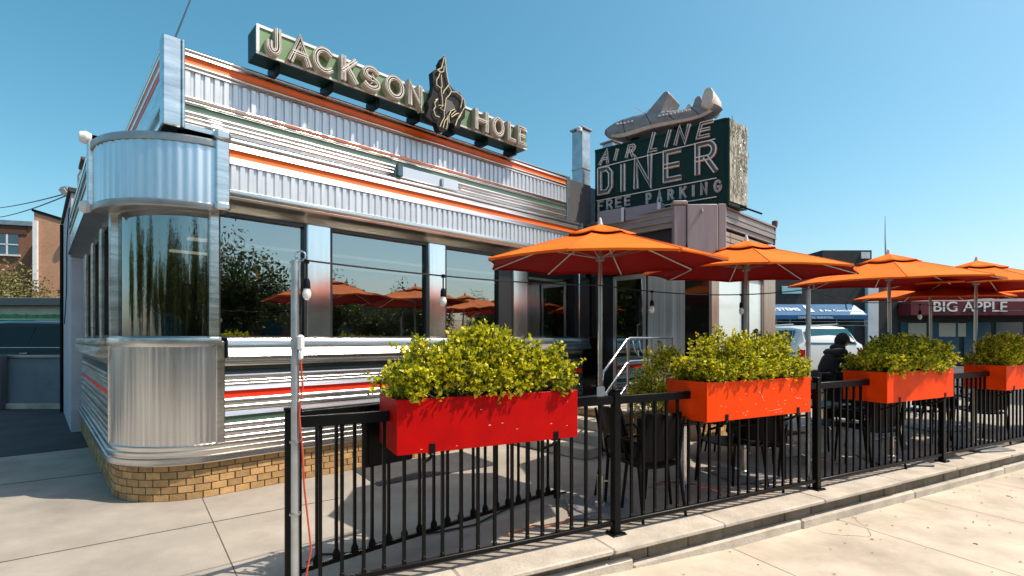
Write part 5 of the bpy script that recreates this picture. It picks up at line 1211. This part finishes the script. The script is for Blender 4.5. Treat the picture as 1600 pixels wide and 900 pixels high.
mb = MB().box(-45, -20.5, 25, 30, 0, z1); obj('wall', mb, mat('cream_render', (.62, .56, .46), .8, var=.15), t)
mb = MB().box(-45.2, -20.3, 24.6, 30.2, z1, z2, bev=.02); obj('roof', mb, mat('slate_eave', (.07, .09, .10), .6), t)
redb = None
def brickmat(name, c1, c2, mo, sc):
    m = bpy.data.materials.new(name); m.use_nodes = True; n = m.node_tree; b = n.nodes['Principled BSDF']; b.inputs['Roughness'].default_value = .9
    tc = n.nodes.new('ShaderNodeTexCoord'); mp = n.nodes.new('ShaderNodeMapping'); mp.inputs['Rotation'].default_value = (R(90), 0, 0); n.links.new(tc.outputs['Object'], mp.inputs[0])
    bt = n.nodes.new('ShaderNodeTexBrick'); bt.inputs['Color1'].default_value = c1+(1,); bt.inputs['Color2'].default_value = c2+(1,); bt.inputs['Mortar'].default_value = mo+(1,)
    bt.inputs['Scale'].default_value = sc; bt.inputs['Mortar Size'].default_value = .012; n.links.new(mp.outputs[0], bt.inputs[0])
    nz = n.nodes.new('ShaderNodeTexNoise'); nz.inputs['Scale'].default_value = .6; nz.inputs['Detail'].default_value = 8; n.links.new(tc.outputs['Object'], nz.inputs[0])
    mr = n.nodes.new('ShaderNodeMapRange'); mr.inputs[3].default_value = .65; mr.inputs[4].default_value = 1.3; n.links.new(nz.outputs[0], mr.inputs[0])
    hs = n.nodes.new('ShaderNodeHueSaturation'); n.links.new(bt.outputs[0], hs.inputs['Color']); n.links.new(mr.outputs[0], hs.inputs['Value']); n.links.new(hs.outputs[0], b.inputs['Base Color']); return m
bA = brickmat('brown_brick', (.22, .09, .05), (.28, .12, .07), (.25, .2, .16), 4.5); bB = brickmat('tan_brick_house', (.38, .19, .115), (.46, .24, .15), (.48, .33, .22), 4.5)
Yb = 36; t = thing('brick_house', 'brown brick house with a wide window at the left edge', 'building', (-35.5, Yb, 0)); xr = wpt(47, 0, Yb).x; zt = wpt(0, 352, Yb).z
mb = MB().box(xr-14, xr, Yb, Yb+8, 0, zt); obj('wall', mb, bA, t); mb = MB().box(xr-14.1, xr-.01, Yb-.15, Yb+8, zt, wpt(0, 345, Yb).z); obj('cornice', mb, steeld, t)
mb = MB().box(xr-14, xr-.4, Yb-.06, Yb-.001, wpt(0, 366, Yb).z, zt); obj('shadow_board', mb, mat('brown_board', (.10, .045, .03), .8), t)
wa, wb = wpt(-30, 398, Yb), wpt(28, 367, Yb); mb = MB().box(wa.x, wb.x, Yb-.09, Yb-.061, wa.z, wb.z, bev=.02); wn = obj('window', mb, mat('blue_glass', (.04, .10, .14), .1, spec=.8), t)
mb = MB(); mb.box(wa.x-.1, wb.x+.1, Yb-.16, Yb-.02, wa.z-.12, wa.z); 
for px in (-12, 14): mb.box(wpt(px, 0, Yb).x-.05, wpt(px, 0, Yb).x+.05, Yb-.12, Yb-.091, wa.z, wb.z)
mb.box(wa.x, wb.x, Yb-.12, Yb-.091, (wa.z+wb.z)/2-.04, (wa.z+wb.z)/2+.04); obj('frame', mb, whitep, wn)
t.rotation_euler[2] = R(18)
t = thing('brick_house', 'tan brick house with slanting roofline and white downpipe, right of the brown one', 'building', (-33, Yb-2, 0)); Y2 = Yb-2
a, b = wpt(49, 329, Y2), wpt(106, 347, Y2)
mb = MB().prism([(a.x, 0), (b.x+4, 0), (b.x+4, wpt(150, 360, Y2).z), (b.x, b.z), (a.x, a.z)], Y2, Y2+9); obj('wall', mb, bB, t)
mb = MB().prism([(a.x-.1, a.z), (b.x, b.z), (b.x+4, wpt(150, 360, Y2).z), (b.x+4, wpt(150, 357, Y2).z), (b.x, b.z+.18), (a.x-.1, a.z+.18)], Y2-.08, Y2+9.1); obj('roof_edge', mb, blackp, t)
c = wpt(47.5, 0, Y2-.2); mb = MB().box(c.x-.1, c.x+.13, Y2-.25, Y2-.03, 3, wpt(0, 344, Y2).z); obj('downpipe', mb, whitep, t)
mb = MB(); c = wpt(93, 364, Y2-.3); mb.lathe([(0, -.2), (.2, -.15), (.3, .0), (.3, .2), (0, .25)], M=Matrix.Translation(c), n=12); mb.box(c.x-.1, c.x+.1, c.y, Y2, c.z-.1, c.z+.1); obj('wall_lamp', mb, whitep, t)

t.rotation_euler[2] = R(20)
# ------------------------------------------------------------------ trees
def make_tree(name, label, seed, H_, R_, m, loc, n=5200, leaf=.16, bare=.0, group=None):
    rs = np.random.RandomState(seed); t = thing(name, label, 'tree', (0, 0, 0), group=group); mb = MB(); ends = []
    th = H_*.3; mb.tube([(0, 0, -.1), (.03*H_*.2, 0, th*.5), (0, .05, th)], [.045*H_*.6, .03*H_*.6, .024*H_*.6], 10)
    for k in range(9):
        a = k*2.4+rs.rand(); el = rs.uniform(.5, 1.2); l = H_*rs.uniform(.28, .48); d = Vector((math.cos(a)*math.cos(el), math.sin(a)*math.cos(el), math.sin(el)))
        s_ = Vector((0, 0, th*rs.uniform(.75, 1.))); p1 = s_+d*l*.5+Vector((0, 0, .05*H_)); p2 = s_+d*l+Vector((0, 0, .12*H_)); mb.tube([s_, p1, p2], [.012*H_, .008*H_, .003*H_], 6)
        for q in range(6):
            d2 = (d+Vector(rs.normal(size=3))*.8).normalized(); b0 = s_.lerp(p2, rs.uniform(.4, 1)); e = b0+d2*H_*rs.uniform(.08, .2); mb.tube([b0, b0.lerp(e, .5)+Vector((0, 0, .02*H_)), e], [.004*H_, .003*H_, .001*H_], 4); ends.append(e)
    obj('trunk', mb, bark, t)
    E = np.array([list(e) for e in ends]); ci = rs.randint(0, len(E), n//28); cc = E[ci]+rs.normal(size=(n//28, 3))*R_*.16
    cen = np.repeat(cc, 28, 0)+rs.normal(size=(len(cc)*28, 3))*R_*.085; ax = unit(rs.normal(size=cen.shape)+np.array([0, 0, .2])); ln = rs.uniform(.6, 1.3, len(cen))*leaf
    leaves_mesh('crown', cen, ax, ln, ln*.33, rs, m, t); t.location = loc; return t
tr0 = make_tree('street_tree', 'olive bare branched shrub tree before the brown brick house', 21, 7.0, 3.4, leaf_o, (-34.0, 32.5, 0), 4200, .2)
dup(tr0, (-30.6, 31.5, -.4), R(100), 'olive shrub tree before the tan brick house wall', sc=.9)
dup(tr0, (-38.5, 33, -.2), R(200), 'olive shrub tree at the very left edge', sc=.95)
trg = make_tree('street_tree', 'full green street tree across the road, seen only in the windows', 5, 8.0, 4.2, leaf_g, (27, -13, -.37), 9000, .24)
grp = 'trees across the street seen in reflections'; trg['group'] = grp
for i, (x, y, s_) in enumerate([(33, -9, .8), (38, -3, .78), (42, 3, .7), (36, -6, .6), (9, -17, .9), (2, -19, .8), (-5, -18, .95), (14, -15, .7), (-20, -15, 1.0), (-27, -10, 1.1), (-33, -3, 1.0), (-17, -20, .8), (23, -18, 1.15), (18, -22, 1.0), (12, -24, 1.2), (6, -26, .9), (-1, -27, 1.1), (-8, -27, 1.0), (44, 8, .75), (30, -20, 1.3), (-14, -24, .9)]):
    dup(trg, (x, y, -.37), i*1.3, trg['label'], grp, s_)
hedge = MB(FF)
# building across the street behind the camera, seen in steel
t = thing('street_house', 'plain brick row across the street behind the camera, seen only in reflections', 'building', (0, -36, -.37))
mb = MB(FF).box(-40, 45, -38, -30, -.37, 5.2); obj('wall', mb, bA, t, smooth=False); mb = MB(FF)
for k in range(20): mb.box(-38+k*4.1, -36.2+k*4.1, -29.98, -29.9, 1.0, 3.2)
obj('windows', mb, MT['blue_glass'], t)

# ------------------------------------------------------------------ right background shops
YS = 28.
def X_(px): return wpt(px, 0, YS).x
def Z_(py): return wpt(0, py, YS).z
darkwall = mat('dark_brick_front', (.045, .04, .04), .85, var=.3, vs=2)
t = thing('shop_building', 'dark two storey shop with a blue awning, beyond the white SUV', 'building', (17, YS, 0))
mb = MB().box(X_(1130), X_(1402), YS, YS+9, 0, Z_(405)); mb.box(X_(1285), X_(1362), YS, YS+6, Z_(405)+.002, Z_(391)); obj('wall', mb, darkwall, t)
mb = MB().box(X_(1355), X_(1362), YS+1, YS+1.8, Z_(391)-.2, Z_(389)); mb.box(X_(1345), X_(1353)+.2, YS-.05, YS+2, Z_(404), Z_(394)); obj('chimney', mb, whitep, t)
mb = MB().box(X_(1221), X_(1252), YS-.06, YS-.001, Z_(459), Z_(453)+.2, bev=.01); obj('window', mb, mat('pale_teal_glass', (.35, .6, .62), .2), t)
mb = MB().box(X_(1351), X_(1368), YS-.25, YS-.001, 0, Z_(459)+.6, bev=.02); obj('pilaster', mb, whitep, t)
mb = MB(); 
for px in (1206, 1250, 1296): mb.box(X_(px), X_(px+38), YS-.04, YS-.001, .4, 2.3)
obj('shop_window', mb, MT['blue_glass'], t)
bl = mat('blue_awning_canvas', (.008, .10, .24), .7, var=.2); 
aw = thing('shop_awning', 'blue shop awning with white lettering and a pale corner', 'awning', (X_(1268), YS-1, Z_(505)))
xa, xb = X_(1180), X_(1334); zt, zb, zm = Z_(476), Z_(500), Z_(494)
mb = MB(); mb.add([(xa, YS, zt), (xb, YS, zt), (xb, YS-1.1, zm), (xa, YS-1.1, zm), (xa, YS-1.1, zb), (xb, YS-1.1, zb)], [(0, 1, 2, 3), (3, 2, 5, 4)]); mb.add([(xb, YS, zt), (xb, YS-1.1, zm), (xb, YS-1.1, zb), (xb, YS, zb)], [(0, 1, 2, 3)]); mb.add([(xa, YS, zt), (xa, YS-1.1, zm), (xa, YS-1.1, zb), (xa, YS, zb)], [(3, 2, 1, 0)])
c_o = obj('canvas', mb, bl, aw, smooth=False); c_o.modifiers.new('thickness', 'SOLIDIFY').thickness = .02
def on_slope(x, k, o=.02): return Vector((x, YS-1.1*k-o, zt+(zm-zt)*k+o))
mb = MB(); mb.add([tuple(on_slope(*q)) for q in ((X_(1308), .95), (X_(1334)-.05, .95), (X_(1334)-.05, .05))], [(0, 1, 2)]); obj('pale_corner', mb, mat('pale_canvas', (.45, .62, .62), .7), aw, smooth=False)
mb = MB(); 
for a in (1198, 1218, 1250, 1288, 1330): mb.tube([(X_(a), YS-1.05, zb), (X_(a), YS-1.05, zb-.35)], .02, 5)
mb.tube([(xa, YS-1.05, zb-.12), (xb, YS-1.05, zb-.12)], .02, 5); mb.tube([(xa, YS-1.05, zb-.33), (xb, YS-1.05, zb-.33)], .02, 5); obj('frame_bar', mb, steeld, aw)
def text(s_, size, M_, m, parent, ext=.01, name='lettering', bold=0.0, xs=1.0):
    cu = bpy.data.curves.new('t', 'FONT'); cu.body = s_; cu.size = size; cu.extrude = ext; cu.offset = bold; to = bpy.data.objects.new('t', cu); COL.objects.link(to)
    dg = bpy.context.evaluated_depsgraph_get(); me = bpy.data.meshes.new_from_object(to.evaluated_get(dg)); mb = MB(M_ @ Matrix.Diagonal((xs, 1, 1, 1)))
    mb.add([tuple(v.co) for v in me.vertices], [tuple(p.vertices) for p in me.polygons]); bpy.data.objects.remove(to); bpy.data.curves.remove(cu)
    return obj(name, mb, m, parent, smooth=False)
awm = mat('pale_lettering', (.62, .72, .8), .6)
sl = math.atan2(zt-zm, 1.1)
def SM(px, k): p = on_slope(X_(px), k, .03); return Matrix.Translation(p) @ Matrix.Rotation(sl, 4, 'X')
text('SYSTEMS', .44, SM(1192, .62), awm, aw, bold=.012); text('& Air Conditioning', .30, SM(1268, .70), awm, aw, bold=.008)
mb = MB(SM(1250, .75)); mb.box(0, .32, 0, .75, 0, .01); obj('emblem_patch', mb, awm, aw)
vm = Matrix.Translation((X_(1229), YS-1.13, zb+.04)) @ Matrix.Rotation(R(90), 4, 'X'); text('COMMERCIAL RESIDENTIAL', .15, vm, awm, aw, bold=.004)
t = thing('shop_building', 'dark storefront with pale cornice above the maroon awning', 'building', (30, YS, 0))
mb = MB().box(X_(1402)+.02, X_(1800), YS+.2, YS+9, 0, Z_(460)); obj('wall', mb, darkwall, t)
mb = MB().box(X_(1402)+.02, X_(1800), YS+.0, YS+.6, Z_(474), Z_(457), bev=.05); obj('cornice', mb, mat('pale_cornice', (.6, .58, .54), .7, var=.15), t)
mb = MB(); 
for px in (1410, 1460, 1510, 1560, 1610, 1660): mb.box(X_(px), X_(px+42), YS+.14, YS+.199, .4, 2.4)
obj('shop_window', mb, MT['blue_glass'], t)
mb = MB()
for px, w_ in ((1422, 28), (1470, 26), (1500, 12)): mb = MB().box(X_(px), X_(px+w_), YS+.11, YS+.139, 2.0-.4, 2.35); obj('window_poster', mb, mat('cream_poster', (.5, .42, .3), .6), t)
aw2 = thing('shop_awning', 'maroon shop awning with white letters reading BIG APPLE', 'awning', (X_(1500), YS-1, Z_(495)))
xa, xb = X_(1403), X_(1720); zt, zm, zb = Z_(472), Z_(474), Z_(494); mr_ = mat('maroon_canvas', (.14, .006, .015), .7, var=.2)
mb = MB().box(xa, xb, YS-.9, YS, zb, zt, bev=.02); obj('canvas', mb, mr_, aw2)
def serif_text(s_, M_, m, par, h):
    o = text(s_, h*1.38, M_, m, par, bold=.006, xs=1.18); return o
serif_text('BIG APPLE', Matrix.Translation((X_(1435), YS-.93, Z_(488))) @ Matrix.Rotation(R(90), 4, 'X'), mat('white_lettering', (.8, .74, .68), .5), aw2, (488-472.5)/FPX*YS)
mb = MB().tube([wpt(1384, 400, 27), wpt(1383, 372, 27), wpt(1383, 338, 27)], [.05, .03, .012], 6); p = wpt(1384, 400, 27); mb.tube([Vector((p.x, p.y+1.2, Z_(405)-.3)), p], .04, 5)
solo('roof_antenna', mb, steeld, 'thin whip antenna rising over the dark shop roof', 'antenna', tuple(p))
# far trees so the horizon on both sides is closed
far = make_tree('street_tree', 'dark green tree on the skyline beyond the shops', 9, 7.0, 4.5, leaf_g, (50, 44, 0), 5000, .3)
dup(far, (62, 46, 0), 2.0, 'broad green tree at the far right beyond the shops'); dup(far, (-60, 60, 0), 1.0, 'green tree far behind the brick houses')
